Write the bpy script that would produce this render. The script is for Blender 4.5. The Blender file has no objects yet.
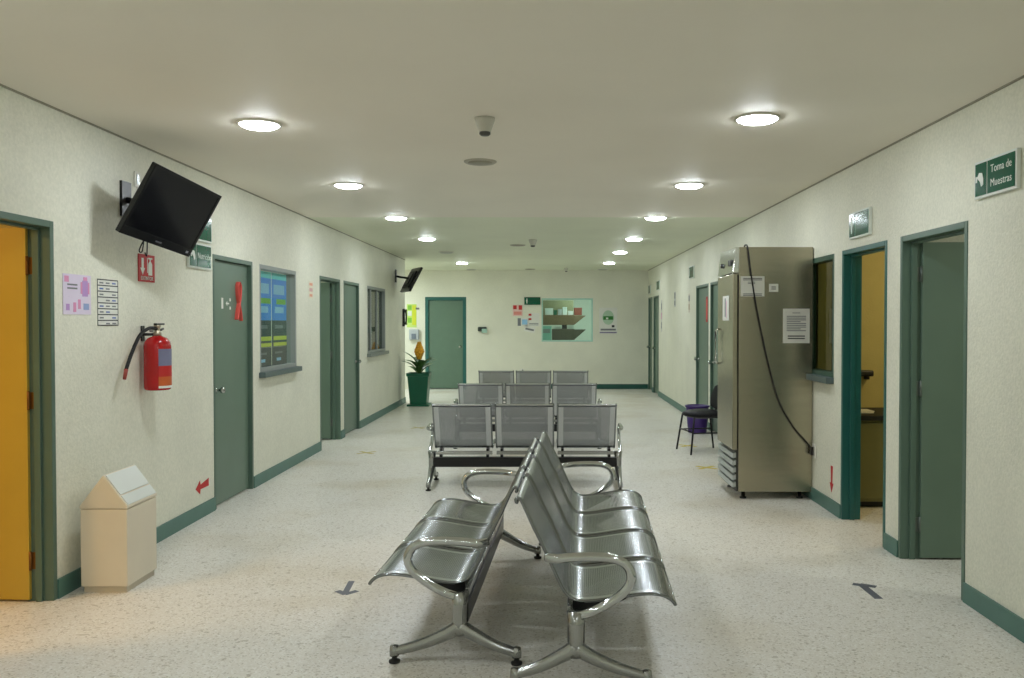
import bpy, math, random
from mathutils import Matrix, Vector
random.seed(7)
R = math.radians
SC = bpy.context.scene
COL = SC.collection

# ------------------------------------------------------------------ camera, world, exposure
cam_d = bpy.data.cameras.new('camera')
cam = bpy.data.objects.new('camera', cam_d)
COL.objects.link(cam)
F = 867.0
cam_d.sensor_width = 36.0
cam_d.lens = F / 1024 * 36
cam_d.shift_x = -36.5 / 1024
cam_d.clip_start = 0.05
cam.location = (0, 0, 1.5)
cam.rotation_euler = (R(90 - 1.123), 0, 0)
SC.camera = cam

world = bpy.data.worlds.new('world')
SC.world = world
world.use_nodes = True
world.node_tree.nodes['Background'].inputs[0].default_value = (0.5, 0.55, 0.6, 1)
world.node_tree.nodes['Background'].inputs[1].default_value = 0.02

SC.view_settings.view_transform = 'Standard'
SC.view_settings.look = 'None'
SC.view_settings.gamma = 1.0
SC.view_settings.use_curve_mapping = False
SC.view_settings.exposure = 0.0

DOWNLIGHT = 106.0          # emission of the lit downlight diffusers
LIGHT_COL = (0.93, 1.0, 1.05)

# room lamps that the doors and windows let through: (name, location, size, watts, colour)
for nm, loc, size, watts, colr in (
        ('room_lamp', (-4.1, 3.3, 2.6), 0.5, 34, (1.0, 0.62, 0.22)),
        ('room_lamp', (3.6, 4.0, 2.6), 0.5, 16, (0.95, 1.0, 0.9)),
        ('room_lamp', (3.7, 6.3, 2.6), 0.5, 15, (1.0, 0.80, 0.42)),
        ('room_lamp', (0.9, 20.7, 2.6), 0.6, 26, (0.80, 1.0, 0.97)),
        ('room_lamp', (-3.9, 17.8, 2.6), 0.5, 55, (0.90, 1.0, 1.0)),
        ('room_lamp', (-4.0, 8.6, 2.6), 0.5, 26, (0.85, 0.97, 1.0)),
        ('room_lamp', (-4.0, 10.2, 2.6), 0.5, 14, (0.9, 1.0, 0.95)),
        ('room_lamp', (-4.0, 13.2, 2.6), 0.5, 10, (0.85, 0.97, 1.0)),
):
    ld = bpy.data.lights.new(nm, 'AREA')
    ld.shape = 'DISK'
    ld.size = size
    ld.energy = watts
    ld.color = colr
    lo = bpy.data.objects.new(nm, ld)
    lo.location = loc
    COL.objects.link(lo)


# ------------------------------------------------------------------ colours and materials
def srgb(r, g, b):
    def f(c):
        c /= 255
        return c / 12.92 if c <= 0.04045 else ((c + 0.055) / 1.055) ** 2.4
    return (f(r), f(g), f(b), 1)


MATS = {}


def mat(name, colr, rough=0.5, metal=0.0, noise=0.0, scale=6.0, bump=0.0, bscale=120.0, spec=0.5,
        emit=None, strength=0.0, stretch=(1, 1, 1)):
    if name in MATS:
        return MATS[name]
    m = bpy.data.materials.new(name)
    m.use_nodes = True
    nt = m.node_tree
    b = nt.nodes['Principled BSDF']
    c = colr if len(colr) == 4 else (*colr, 1)
    b.inputs['Base Color'].default_value = c
    b.inputs['Roughness'].default_value = rough
    b.inputs['Metallic'].default_value = metal
    b.inputs['Specular IOR Level'].default_value = spec
    if emit:
        b.inputs['Emission Color'].default_value = (*emit[:3], 1)
        b.inputs['Emission Strength'].default_value = strength
    tc = nt.nodes.new('ShaderNodeTexCoord')
    mp = nt.nodes.new('ShaderNodeMapping')
    mp.inputs['Scale'].default_value = stretch
    nt.links.new(tc.outputs['Object'], mp.inputs[0])
    if noise <= 0 and not emit:
        noise = 0.03
    if noise > 0:
        n = nt.nodes.new('ShaderNodeTexNoise')
        n.inputs['Scale'].default_value = scale
        n.inputs['Detail'].default_value = 4
        nt.links.new(mp.outputs[0], n.inputs['Vector'])
        r = nt.nodes.new('ShaderNodeValToRGB')
        r.color_ramp.elements[0].position = 0.3
        r.color_ramp.elements[1].position = 0.7
        r.color_ramp.elements[0].color = tuple(x * (1 - noise) for x in c[:3]) + (1,)
        r.color_ramp.elements[1].color = tuple(min(1, x * (1 + noise)) for x in c[:3]) + (1,)
        nt.links.new(n.outputs['Fac'], r.inputs[0])
        nt.links.new(r.outputs[0], b.inputs['Base Color'])
    if bump > 0:
        n2 = nt.nodes.new('ShaderNodeTexNoise')
        n2.inputs['Scale'].default_value = bscale
        n2.inputs['Detail'].default_value = 3
        nt.links.new(mp.outputs[0], n2.inputs['Vector'])
        bp = nt.nodes.new('ShaderNodeBump')
        bp.inputs['Strength'].default_value = bump
        bp.inputs['Distance'].default_value = 0.01
        nt.links.new(n2.outputs['Fac'], bp.inputs['Height'])
        nt.links.new(bp.outputs[0], b.inputs['Normal'])
    MATS[name] = m
    return m


def wall_material():
    m = mat('wall_plaster', srgb(235, 234, 217), rough=0.55, noise=0.04, scale=2.2, bump=0.35, bscale=70, spec=0.35)
    nt = m.node_tree
    b = nt.nodes['Principled BSDF']
    src = b.inputs['Base Color'].links[0].from_socket
    tc = nt.nodes.new('ShaderNodeTexCoord')
    n = nt.nodes.new('ShaderNodeTexNoise')
    n.inputs['Scale'].default_value = 55
    n.inputs['Detail'].default_value = 5
    nt.links.new(tc.outputs['Object'], n.inputs['Vector'])
    r = nt.nodes.new('ShaderNodeValToRGB')
    r.color_ramp.elements[0].position = 0.35
    r.color_ramp.elements[1].position = 0.65
    r.color_ramp.elements[0].color = (0.90, 0.91, 0.90, 1)
    r.color_ramp.elements[1].color = (1, 1, 1, 1)
    nt.links.new(n.outputs['Fac'], r.inputs[0])
    mx = nt.nodes.new('ShaderNodeMix')
    mx.data_type = 'RGBA'
    mx.blend_type = 'MULTIPLY'
    mx.inputs[0].default_value = 1
    nt.links.new(src, mx.inputs[6])
    nt.links.new(r.outputs[0], mx.inputs[7])
    nt.links.new(mx.outputs[2], b.inputs['Base Color'])
    return m


def floor_material():
    m = bpy.data.materials.new('terrazzo')
    m.use_nodes = True
    nt = m.node_tree
    b = nt.nodes['Principled BSDF']
    tc = nt.nodes.new('ShaderNodeTexCoord')

    def ramp(src, stops):
        r = nt.nodes.new('ShaderNodeValToRGB')
        while len(r.color_ramp.elements) < len(stops):
            r.color_ramp.elements.new(0.5)
        for e, (p, c) in zip(r.color_ramp.elements, stops):
            e.position = p
            e.color = c
        nt.links.new(src, r.inputs[0])
        return r.outputs[0]

    def mix(kind, a, c, f=1.0):
        x = nt.nodes.new('ShaderNodeMix')
        x.data_type = 'RGBA'
        x.blend_type = kind
        x.inputs[0].default_value = f
        nt.links.new(a, x.inputs[6])
        nt.links.new(c, x.inputs[7])
        return x.outputs[2]

    def vor(scale):
        v = nt.nodes.new('ShaderNodeTexVoronoi')
        v.inputs['Scale'].default_value = scale
        nt.links.new(tc.outputs['Object'], v.inputs['Vector'])
        s = nt.nodes.new('ShaderNodeSeparateColor')
        nt.links.new(v.outputs['Color'], s.inputs[0])
        return v, s
    v1, s1 = vor(130)
    chips = ramp(s1.outputs[0], [(0.0, srgb(188, 182, 168)), (0.07, srgb(196, 190, 178)), (0.12, srgb(222, 218, 208)),
                                 (0.80, srgb(227, 223, 214)), (0.84, srgb(236, 234, 228)), (1.0, srgb(236, 234, 228))])
    v2, s2 = vor(62)
    big = ramp(s2.outputs[1], [(0.0, (0.70, 0.68, 0.64, 1)), (0.025, (0.78, 0.76, 0.72, 1)), (0.04, (1, 1, 1, 1)), (1, (1, 1, 1, 1))])
    n = nt.nodes.new('ShaderNodeTexNoise')
    n.inputs['Scale'].default_value = 0.9
    n.inputs['Detail'].default_value = 6
    nt.links.new(tc.outputs['Object'], n.inputs['Vector'])
    stain = ramp(n.outputs['Fac'], [(0.30, (0.86, 0.82, 0.74, 1)), (0.48, (1, 1, 1, 1)), (1, (1, 1, 1, 1))])
    c = mix('MULTIPLY', mix('MULTIPLY', chips, big), stain)
    nt.links.new(c, b.inputs['Base Color'])
    n3 = nt.nodes.new('ShaderNodeTexNoise')
    n3.inputs['Scale'].default_value = 3
    nt.links.new(tc.outputs['Object'], n3.inputs['Vector'])
    rr = ramp(n3.outputs['Fac'], [(0.3, (0.30, 0.30, 0.30, 1)), (0.7, (0.42, 0.42, 0.42, 1))])
    nt.links.new(rr, b.inputs['Roughness'])
    b.inputs['Specular IOR Level'].default_value = 0.4
    return m


def perforated_material():
    m = bpy.data.materials.new('perforated_steel')
    m.use_nodes = True
    nt = m.node_tree
    b = nt.nodes['Principled BSDF']
    b.inputs['Base Color'].default_value = srgb(150, 157, 158)
    b.inputs['Metallic'].default_value = 0.92
    b.inputs['Roughness'].default_value = 0.24
    out = nt.nodes['Material Output']
    uv = nt.nodes.new('ShaderNodeUVMap')       # uv in metres: u across the seat, v along the profile
    sep = nt.nodes.new('ShaderNodeSeparateXYZ')
    nt.links.new(uv.outputs[0], sep.inputs[0])

    def M(op, a, c=None):
        n = nt.nodes.new('ShaderNodeMath')
        n.operation = op
        for i, x in enumerate((a, c)):
            if x is None:
                continue
            if isinstance(x, (int, float)):
                n.inputs[i].default_value = x
            else:
                nt.links.new(x, n.inputs[i])
        return n.outputs[0]
    P = 0.0085
    us = M('DIVIDE', sep.outputs[0], P)
    vs = M('DIVIDE', sep.outputs[1], P)
    row = M('MULTIPLY', M('MODULO', M('FLOOR', vs), 2.0), 0.5)
    fu = M('SUBTRACT', M('FRACT', M('ADD', us, row)), 0.5)
    fv = M('SUBTRACT', M('FRACT', vs), 0.5)
    d = M('SQRT', M('ADD', M('MULTIPLY', fu, fu), M('MULTIPLY', fv, fv)))
    hole = M('LESS_THAN', d, 0.26)
    inside = M('MULTIPLY', M('MULTIPLY', M('GREATER_THAN', sep.outputs[0], 0.05), M('LESS_THAN', sep.outputs[0], 0.468)),
               M('MULTIPLY', M('GREATER_THAN', sep.outputs[1], 0.05), M('LESS_THAN', sep.outputs[1], 0.88)))
    f = M('MULTIPLY', hole, inside)
    cm = nt.nodes.new('ShaderNodeMix')
    cm.data_type = 'RGBA'
    cm.inputs[6].default_value = srgb(196, 200, 202)
    cm.inputs[7].default_value = srgb(160, 164, 168)
    nt.links.new(inside, cm.inputs[0])
    nt.links.new(cm.outputs[2], b.inputs['Base Color'])
    tr = nt.nodes.new('ShaderNodeBsdfTransparent')
    mx = nt.nodes.new('ShaderNodeMixShader')
    nt.links.new(f, mx.inputs[0])
    nt.links.new(b.outputs[0], mx.inputs[1])
    nt.links.new(tr.outputs[0], mx.inputs[2])
    nt.links.new(mx.outputs[0], out.inputs[0])
    return m


def glass_material(name, tint=(0.92, 0.97, 0.95), fac=1.0):
    m = bpy.data.materials.new(name)
    m.use_nodes = True
    nt = m.node_tree
    nt.nodes.remove(nt.nodes['Principled BSDF'])
    out = nt.nodes['Material Output']
    tr = nt.nodes.new('ShaderNodeBsdfTransparent')
    tr.inputs[0].default_value = (*tint, 1)
    gl = nt.nodes.new('ShaderNodeBsdfGlossy')
    gl.inputs['Roughness'].default_value = 0.03
    fr = nt.nodes.new('ShaderNodeFresnel')
    fr.inputs[0].default_value = 1.45
    mx = nt.nodes.new('ShaderNodeMixShader')
    geo = nt.nodes.new('ShaderNodeNewGeometry')
    sb = nt.nodes.new('ShaderNodeMath')
    sb.operation = 'SUBTRACT'
    sb.inputs[0].default_value = 1
    nt.links.new(geo.outputs['Backfacing'], sb.inputs[1])
    ml = nt.nodes.new('ShaderNodeMath')
    ml.operation = 'MULTIPLY'
    nt.links.new(fr.outputs[0], ml.inputs[0])
    nt.links.new(sb.outputs[0], ml.inputs[1])
    nt.links.new(ml.outputs[0], mx.inputs[0])
    nt.links.new(tr.outputs[0], mx.inputs[1])
    nt.links.new(gl.outputs[0], mx.inputs[2])
    nt.links.new(mx.outputs[0], out.inputs[0])
    MATS[name] = m
    return m


WALL = wall_material()
FLOOR = floor_material()
PERF = perforated_material()
GLASS = glass_material('window_glass')
GLASS_D = glass_material('tinted_glass', (0.52, 0.58, 0.54))
CEIL = mat('ceiling_paint', srgb(240, 234, 220), rough=0.6, noise=0.02, scale=1.2, bump=0.05, bscale=30)
CEIL2 = mat('ceiling_far_paint', srgb(226, 230, 206), rough=0.5, noise=0.03, scale=1.5, bump=0.05, bscale=20)  # far stretch of ceiling: slightly darker, greener and smoother
DOOR = mat('door_green', srgb(104, 126, 110), rough=0.42, noise=0.04, scale=3)
DOORF = mat('frame_green', srgb(86, 110, 96), rough=0.4, noise=0.04, scale=3)
TEAL = mat('frame_teal', srgb(38, 98, 92), rough=0.35, noise=0.05, scale=3)
BASE = mat('baseboard_teal', srgb(84, 122, 112), rough=0.45, noise=0.06, scale=5)
CHROME = mat('chrome', srgb(188, 192, 192), rough=0.09, metal=1.0)
CAST = mat('cast_aluminium', srgb(160, 162, 160), rough=0.2, metal=0.9)
BLACK = mat('black_plastic', srgb(24, 24, 25), rough=0.4)
BLACKM = mat('black_steel', srgb(22, 22, 24), rough=0.35, metal=0.3)
RUB = mat('black_rubber', srgb(20, 20, 20), rough=0.7)
STEEL = mat('brushed_stainless', srgb(176, 170, 150), rough=0.27, metal=0.95, noise=0.05, scale=2.5, bump=0.02, bscale=60, stretch=(1, 1, 12))
STEELB = mat('polished_stainless', srgb(214, 216, 210), rough=0.12, metal=1.0)
WHITE = mat('white_plastic', srgb(232, 230, 220), rough=0.4)
BINW = mat('bin_enamel', srgb(226, 216, 194), rough=0.42, noise=0.02)
FLAP = mat('bin_flap_enamel', srgb(222, 226, 220), rough=0.35, noise=0.02)
RED = mat('extinguisher_red', srgb(176, 18, 22), rough=0.22)
PAPER = mat('white_paper', srgb(230, 230, 222), rough=0.7)
SGREEN = mat('sign_green', srgb(2, 88, 62), rough=0.14, spec=0.3)
SWHITE = mat('sign_white', srgb(226, 232, 224), rough=0.4)
ALU = mat('aluminium', srgb(190, 196, 196), rough=0.3, metal=0.7)
GREYP = mat('window_grey_paint', srgb(150, 156, 152), rough=0.45)
SILL = mat('sill_grey', srgb(82, 98, 98), rough=0.4)
BRASS = mat('brass', srgb(128, 88, 44), rough=0.45, metal=0.8)


# ------------------------------------------------------------------ mesh builder
class MB:
    def __init__(s, o=(0, 0, 0)):
        s.o = Vector(o)
        s.v, s.f, s.fm, s.sm, s.uv, s.mats = [], [], [], [], [], []
        s.cur = 0

    def use(s, m):
        if m not in s.mats:
            s.mats.append(m)
        s.cur = s.mats.index(m)
        return s

    def add(s, vs, fs, smooth=False, uvs=None):
        b = len(s.v)
        s.v += [Vector(p) - s.o for p in vs]
        for i, f in enumerate(fs):
            s.f.append([b + k for k in f])
            s.fm.append(s.cur)
            s.sm.append(smooth)
            s.uv.append(uvs[i] if uvs else None)
        return s

    def box(s, x0, x1, y0, y1, z0, z1, T=None):
        x0, x1 = sorted((x0, x1)); y0, y1 = sorted((y0, y1)); z0, z1 = sorted((z0, z1))
        vs = [Vector((x, y, z)) for z in (z0, z1) for y in (y0, y1) for x in (x0, x1)]
        if T:
            vs = [T @ v for v in vs]
        return s.add(vs, [(0, 2, 3, 1), (4, 5, 7, 6), (0, 1, 5, 4), (1, 3, 7, 5), (3, 2, 6, 7), (2, 0, 4, 6)])

    def prism(s, pts, axis, a, b):
        """polygon pts (2D) extruded along axis 'x','y','z' from a to b"""
        def P(p, t):
            return {'x': (t, p[0], p[1]), 'y': (p[0], t, p[1]), 'z': (p[0], p[1], t)}[axis]
        n = len(pts)
        vs = [P(p, a) for p in pts] + [P(p, b) for p in pts]
        fs = [tuple(range(n))[::-1], tuple(range(n, 2 * n))]
        fs += [(i, (i + 1) % n, n + (i + 1) % n, n + i) for i in range(n)]
        return s.add(vs, fs)

    def tube(s, path, rad, seg=10, flat=1.0, up=(0, 0, 1), cap=True):
        path = [Vector(p) for p in path]
        n = len(path)
        rads = rad if isinstance(rad, (list, tuple)) else [rad] * n
        up = Vector(up)
        vs = []
        for i, p in enumerate(path):
            t = (path[min(i + 1, n - 1)] - path[max(i - 1, 0)]).normalized()
            a = t.cross(up)
            if a.length < 1e-3:
                a = t.cross(Vector((1, 0, 0)))
            a.normalize()
            c = a.cross(t).normalized()
            for k in range(seg):
                th = 2 * math.pi * k / seg
                vs.append(p + a * math.cos(th) * rads[i] * flat + c * math.sin(th) * rads[i])
        fs = []
        for i in range(n - 1):
            for k in range(seg):
                k2 = (k + 1) % seg
                fs.append((i * seg + k, i * seg + k2, (i + 1) * seg + k2, (i + 1) * seg + k))
        if cap:
            fs.append(tuple(range(seg))[::-1])
            fs.append(tuple((n - 1) * seg + k for k in range(seg)))
        return s.add(vs, fs, True)

    def lathe(s, prof, c=(0, 0, 0), seg=24, axis='z', smooth=True):
        """prof: list of (r, h)"""
        c = Vector(c)
        vs = []
        for r, h in prof:
            for k in range(seg):
                th = 2 * math.pi * k / seg
                a, b = r * math.cos(th), r * math.sin(th)
                vs.append(c + Vector({'z': (a, b, h), 'y': (a, h, b), 'x': (h, a, b)}[axis]))
        fs = []
        n = len(prof)
        for i in range(n - 1):
            for k in range(seg):
                k2 = (k + 1) % seg
                fs.append((i * seg + k, i * seg + k2, (i + 1) * seg + k2, (i + 1) * seg + k))
        fs.append(tuple(range(seg))[::-1])
        fs.append(tuple((n - 1) * seg + k for k in range(seg)))
        return s.add(vs, fs, smooth)

    def ball(s, c, r, seg=14, rings=8):
        c = Vector(c)
        r = Vector(r if isinstance(r, (tuple, list)) else (r, r, r))
        vs, fs = [], []
        for i in range(rings + 1):
            ph = math.pi * i / rings
            for k in range(seg):
                th = 2 * math.pi * k / seg
                vs.append(c + Vector((r.x * math.sin(ph) * math.cos(th), r.y * math.sin(ph) * math.sin(th), r.z * math.cos(ph))))
        for i in range(rings):
            for k in range(seg):
                k2 = (k + 1) % seg
                fs.append((i * seg + k, (i + 1) * seg + k, (i + 1) * seg + k2, i * seg + k2))
        return s.add(vs, fs, True)

    def build(s, name, parent=None, m=None, bevel=0.0, label=None):
        if m:
            s.mats = [m]
        me = bpy.data.meshes.new(name)
        me.from_pydata([tuple(v) for v in s.v], [], s.f)
        for x in s.mats:
            me.materials.append(x)
        for p, k, sm in zip(me.polygons, s.fm, s.sm):
            p.material_index = k if len(s.mats) > 1 else 0
            p.use_smooth = sm
        if any(u for u in s.uv):
            ul = me.uv_layers.new(name='UVMap')
            for p, u in zip(me.polygons, s.uv):
                for li, q in zip(p.loop_indices, u or [(0, 0)] * 4):
                    ul.data[li].uv = q
        me.update()
        import bmesh
        bm = bmesh.new(); bm.from_mesh(me)
        bmesh.ops.recalc_face_normals(bm, faces=bm.faces)
        bm.to_mesh(me); bm.free()
        o = bpy.data.objects.new(name, me)
        COL.objects.link(o)
        if parent is not None:
            o.parent = parent
        if bevel > 0:
            b = o.modifiers.new('bevel', 'BEVEL')
            b.width = bevel
            b.segments = 2
            b.limit_method = 'ANGLE'
            b.angle_limit = R(40)
        if label:
            o['label'] = label
        return o


def smooth_path(pts, n=6):
    pts = [Vector(p) for p in pts]
    out = []
    for i in range(len(pts) - 1):
        p0, p1, p2, p3 = pts[max(i - 1, 0)], pts[i], pts[i + 1], pts[min(i + 2, len(pts) - 1)]
        for k in range(n):
            t = k / n
            out.append(0.5 * ((2 * p1) + (p2 - p0) * t + (2 * p0 - 5 * p1 + 4 * p2 - p3) * t * t + (3 * p1 - p0 - 3 * p2 + p3) * t ** 3))
    out.append(pts[-1])
    return out


def tag(o, label, cat, group=None):
    o['label'] = label
    o['category'] = cat
    if group:
        o['group'] = group
    return o


def thing(name, label, cat, loc=(0, 0, 0), rotz=0.0, group=None):
    o = bpy.data.objects.new(name, None)
    o.empty_display_size = 0.1
    o.location = loc
    o.rotation_euler = (0, 0, rotz)
    COL.objects.link(o)
    return tag(o, label, cat, group)


def setting(name, loc=(0, 0, 0), rotz=0.0):
    o = bpy.data.objects.new(name, None)
    o.empty_display_size = 0.1
    o.location = loc
    o.rotation_euler = (0, 0, rotz)
    o['kind'] = 'structure'
    COL.objects.link(o)
    return o


def struct(mb, name, m=None, bevel=0.0):
    o = mb.build(name, None, m, bevel)
    o['kind'] = 'structure'
    return o


def dup(root, loc, rotz=None, label=None, group=None):
    r = root.copy()
    COL.objects.link(r)
    r.location = loc
    if rotz is not None:
        r.rotation_euler = (0, 0, rotz)
    if label:
        r['label'] = label
    if group:
        r['group'] = group
    for ch in list(root.children):
        c = ch.copy()
        COL.objects.link(c)
        c.parent = r
        for g in list(ch.children):
            d = g.copy()
            COL.objects.link(d)
            d.parent = c
    return r


# ------------------------------------------------------------------ the building
XL, XR, YF, YB, H = -2.664, 2.232, 19.4, -3.5, 2.654
T = 0.13
LROT, RROT = R(90), R(-90)     # facing frames: local -y looks into the corridor


def wall_run(name, x0, x1, ya, yb, opens, m=WALL):
    """wall along Y with openings (y0, y1, z0, z1)"""
    mb = MB()
    y = ya
    for (a, b, z0, z1) in sorted(opens):
        if a > y:
            mb.box(x0, x1, y, a, 0, H)
        mb.box(x0, x1, a, b, z1, H)
        if z0 > 0:
            mb.box(x0, x1, a, b, 0, z0)
        y = b
    mb.box(x0, x1, y, yb, 0, H)
    return struct(mb, name, m)


# openings, measured along the corridor (outer edges of the frames)
DL = [(3.72, 4.67), (6.885, 7.80), (10.10, 11.08), (11.28, 12.19)]
WL = [(8.00, 9.16), (12.75, 14.16)]
DR = [(4.62, 5.50), (5.72, 6.59), (11.05, 11.95), (12.10, 13.10), (17.56, 18.42), (18.62, 19.36)]
WR = [(6.78, 8.10)]
ZD, ZW0, ZW1 = 2.04, 1.03, 2.035
wall_run('wall_left', XL - T, XL, YB, 16.1, [(a, b, 0, ZD) for a, b in DL] + [(a, b, ZW0, ZW1) for a, b in WL])
wall_run('wall_right', XR, XR + T, YB, YF, [(a, b, 0, ZD) for a, b in DR] + [(a, b, 1.06, ZW1) for a, b in WR])
# far wall with the counter window
mb = MB()
FW = (-0.155, 0.995, 1.06, 2.03)
FD = (-2.76, -1.84)
for a, b, z0, z1 in ((-5.4, FD[0], 0, H), (FD[0], FD[1], ZD + 0.02, H), (FD[1], FW[0], 0, H), (FW[0], FW[1], 0, FW[2]),
                     (FW[0], FW[1], FW[3], H), (FW[1], 5.0, 0, H)):
    mb.box(a, b, YF, YF + T, z0, z1)
struct(mb, 'wall_far', WALL)
struct(MB().box(-5.4, 5.0, YB - T, YB, 0, H), 'wall_back', WALL)
struct(MB().box(-5.4, XL - T, 15.97, 16.1, 0, H), 'wall_recess', WALL)
struct(MB().box(-5.4 - T, -5.4, YB - T, YF + 3.2, 0, H), 'wall_outer_left', WALL)
struct(MB().box(5.0, 5.0 + T, YB - T, YF + 3.2, 0, H), 'wall_outer_right', WALL)
struct(MB().box(-5.4, 5.0, YF + 3.0, YF + 3.13, 0, H), 'wall_outer_far', WALL)
OCHRE = mat('ochre_wall_paint', srgb(205, 192, 128), rough=0.5, noise=0.04, bump=0.3, bscale=70)
for x0, x1, y0, m in ((-5.4, XL - T, 5.35, OCHRE), (-5.4, XL - T, 1.6, OCHRE), (-5.4, XL - T, 9.5, WALL), (-5.4, XL - T, 11.13, WALL)):
    struct(MB().box(x0, x1, y0, y0 + 0.1, 0, H), 'wall_partition_left', m)
for y0, m in ((1.6, WALL), (5.58, WALL), (7.60, OCHRE)):
    struct(MB().box(XR + T, 5.0, y0, y0 + 0.1, 0, H), 'wall_partition_right', m)
struct(MB().box(1.9, 2.0, YF + T, YF + 3.0, 0, H), 'wall_partition_far', mat('teal_wall_paint', srgb(160, 208, 200), rough=0.5))
struct(MB().box(-1.3, -1.2, YF + T, YF + 3.0, 0, H), 'wall_partition_far.001', WALL)
struct(MB().box(-5.6, 5.2, YB - T, YF + 3.2, -0.1, 0), 'floor', FLOOR)
struct(MB().box(-5.6, 5.2, YB - T, 9.58, H, H + 0.12), 'ceiling', CEIL)
struct(MB().box(-5.6, 5.2, 9.58, YF + 3.2, H, H + 0.12), 'ceiling.001', CEIL2)
# thin dark joint strip between wall and ceiling
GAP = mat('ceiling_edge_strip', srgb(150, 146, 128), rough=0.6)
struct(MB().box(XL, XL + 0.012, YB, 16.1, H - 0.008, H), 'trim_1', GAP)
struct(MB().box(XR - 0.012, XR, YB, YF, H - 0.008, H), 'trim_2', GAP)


# baseboards
def base_run(name, x0, x1, ya, yb, opens):
    y = ya
    mb = MB()
    for a, b in sorted(opens):
        if a - y > 0.02:
            mb.box(x0, x1, y, a, 0, 0.105)
        y = b
    if yb - y > 0.02:
        mb.box(x0, x1, y, yb, 0, 0.105)
    return struct(mb, name, BASE)


base_run('baseboard_left', XL, XL + 0.012, YB, 16.1, DL)
base_run('baseboard_right', XR - 0.012, XR, YB, YF, DR)
struct(MB().box(-0.3, XR - 0.012, YF - 0.012, YF, 0, 0.11), 'baseboard_far', mat('baseboard_dark_teal', srgb(28, 84, 74), rough=0.4))


# ------------------------------------------------------------------ doors (local frame: x to viewer's right, -y into the corridor)
door_no = [0]


def door(side, a, b, leaf='closed', fm=DOORF, lm=DOOR, top=ZD, knob_right=True, fw=0.036, stop=0.03, far_hinge=True, leaf_mat=None):
    door_no[0] += 1
    w = b - a
    if side == 'L':
        root = setting('door_%d' % door_no[0], (XL, a, 0), LROT)
    elif side == 'R':
        root = setting('door_%d' % door_no[0], (XR, b, 0), RROT)
    else:
        root = setting('door_%d' % door_no[0], (a, YF, 0), 0)
    # frame: two jambs and head with rebate
    f = MB()
    lip = 0.005
    f.box(0, fw, -lip, T + lip, 0, top)
    f.box(w - fw, w, -lip, T + lip, 0, top)
    f.box(fw, w - fw, -lip, T + lip, top - fw, top)
    # door stops
    f.box(fw, fw + 0.015, 0.05, 0.085, 0, top - fw)
    f.box(w - fw - 0.015, w - fw, 0.05, 0.085, 0, top - fw)
    f.box(fw, w - fw, 0.05, 0.085, top - fw - 0.015, top - fw)
    f.build('frame', root, fm, bevel=0.003)
    iw = w - 2 * fw
    if leaf == 'closed':
        l = MB().box(fw + 0.003, w - fw - 0.003, 0.03, 0.068, 0.012, top - fw - 0.004).build('leaf', root, lm, bevel=0.002)
        kx = w - fw - 0.07 if knob_right else fw + 0.07
        k = MB()
        k.lathe([(0.030, 0.030), (0.030, 0.022), (0.011, 0.020), (0.011, -0.012), (0.024, -0.020), (0.028, -0.035), (0.022, -0.048), (0.008, -0.052)],
                (kx, 0, 0.95), 16, 'y')
        k.build('knob', l, CHROME)
        hx = fw + 0.003 if knob_right else w - fw - 0.003
    else:
        # leaf swung into the room about the jamb farthest from the camera; angle in degrees beyond the wall
        ang = leaf
        right_hinge = (side == 'L') == far_hinge
        hx = (w - fw - 0.02) if right_hinge else (fw + 0.02)
        sgn = 1 if right_hinge else -1
        th = R(ang)
        # local: closed leaf points toward -sgn x; opened leaf swings toward +y
        Tm = Matrix.Translation((hx, T - 0.015, 0)) @ Matrix.Rotation(-sgn * th, 4, 'Z')
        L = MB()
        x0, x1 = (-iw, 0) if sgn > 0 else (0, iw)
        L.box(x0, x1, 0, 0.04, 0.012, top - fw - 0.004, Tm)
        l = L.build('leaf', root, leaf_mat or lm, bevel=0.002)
        k = MB()
        kx = x0 + 0.07 if sgn > 0 else x1 - 0.07
        for yy, d in ((0, -1), (0.04, 1)):
            p = [Tm @ Vector((kx, yy, 0.95)), Tm @ Vector((kx, yy + d * 0.045, 0.95))]
            k.tube(p, [0.012, 0.012], 10)
            k.ball(tuple(p[1]), 0.024)
        k.build('knob', l, CHROME)
        for hz in (0.22, 1.08, 1.80):
            h = MB()
            h.tube([(hx + sgn * 0.004, T - 0.02, hz - 0.05), (hx + sgn * 0.004, T - 0.02, hz + 0.05)], 0.008, 8)
            h.box(hx + sgn * 0.012, hx + sgn * 0.02, T - 0.045, T - 0.02, hz - 0.045, hz + 0.045)
            h.build('hinge', l, BRASS if side == 'L' and a < 5 else mat('hinge_steel', srgb(110, 120, 114), rough=0.4, metal=0.6))
    return root


door('L', *DL[0], leaf=93, leaf_mat=mat('door_green_warm_lit', srgb(196, 164, 62), rough=0.42, noise=0.04, scale=3))  # green leaf with the room lamp's yellow cast put into its colour
d2 = door('L', *DL[1], knob_right=False)
door('L', *DL[2], leaf=86)
door('L', *DL[3])
door('R', *DR[0], leaf=88)
door('R', *DR[1], leaf=88, fm=TEAL, lm=TEAL, far_hinge=False)
door('R', *DR[2], knob_right=False)
door('R', *DR[3], knob_right=False)
door('R', *DR[4], knob_right=False)
door('R', *DR[5], knob_right=False)
door('F', *FD, fm=TEAL, lm=mat('door_grey_green', srgb(98, 124, 106), rough=0.45), top=2.06, fw=0.075)


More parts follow.
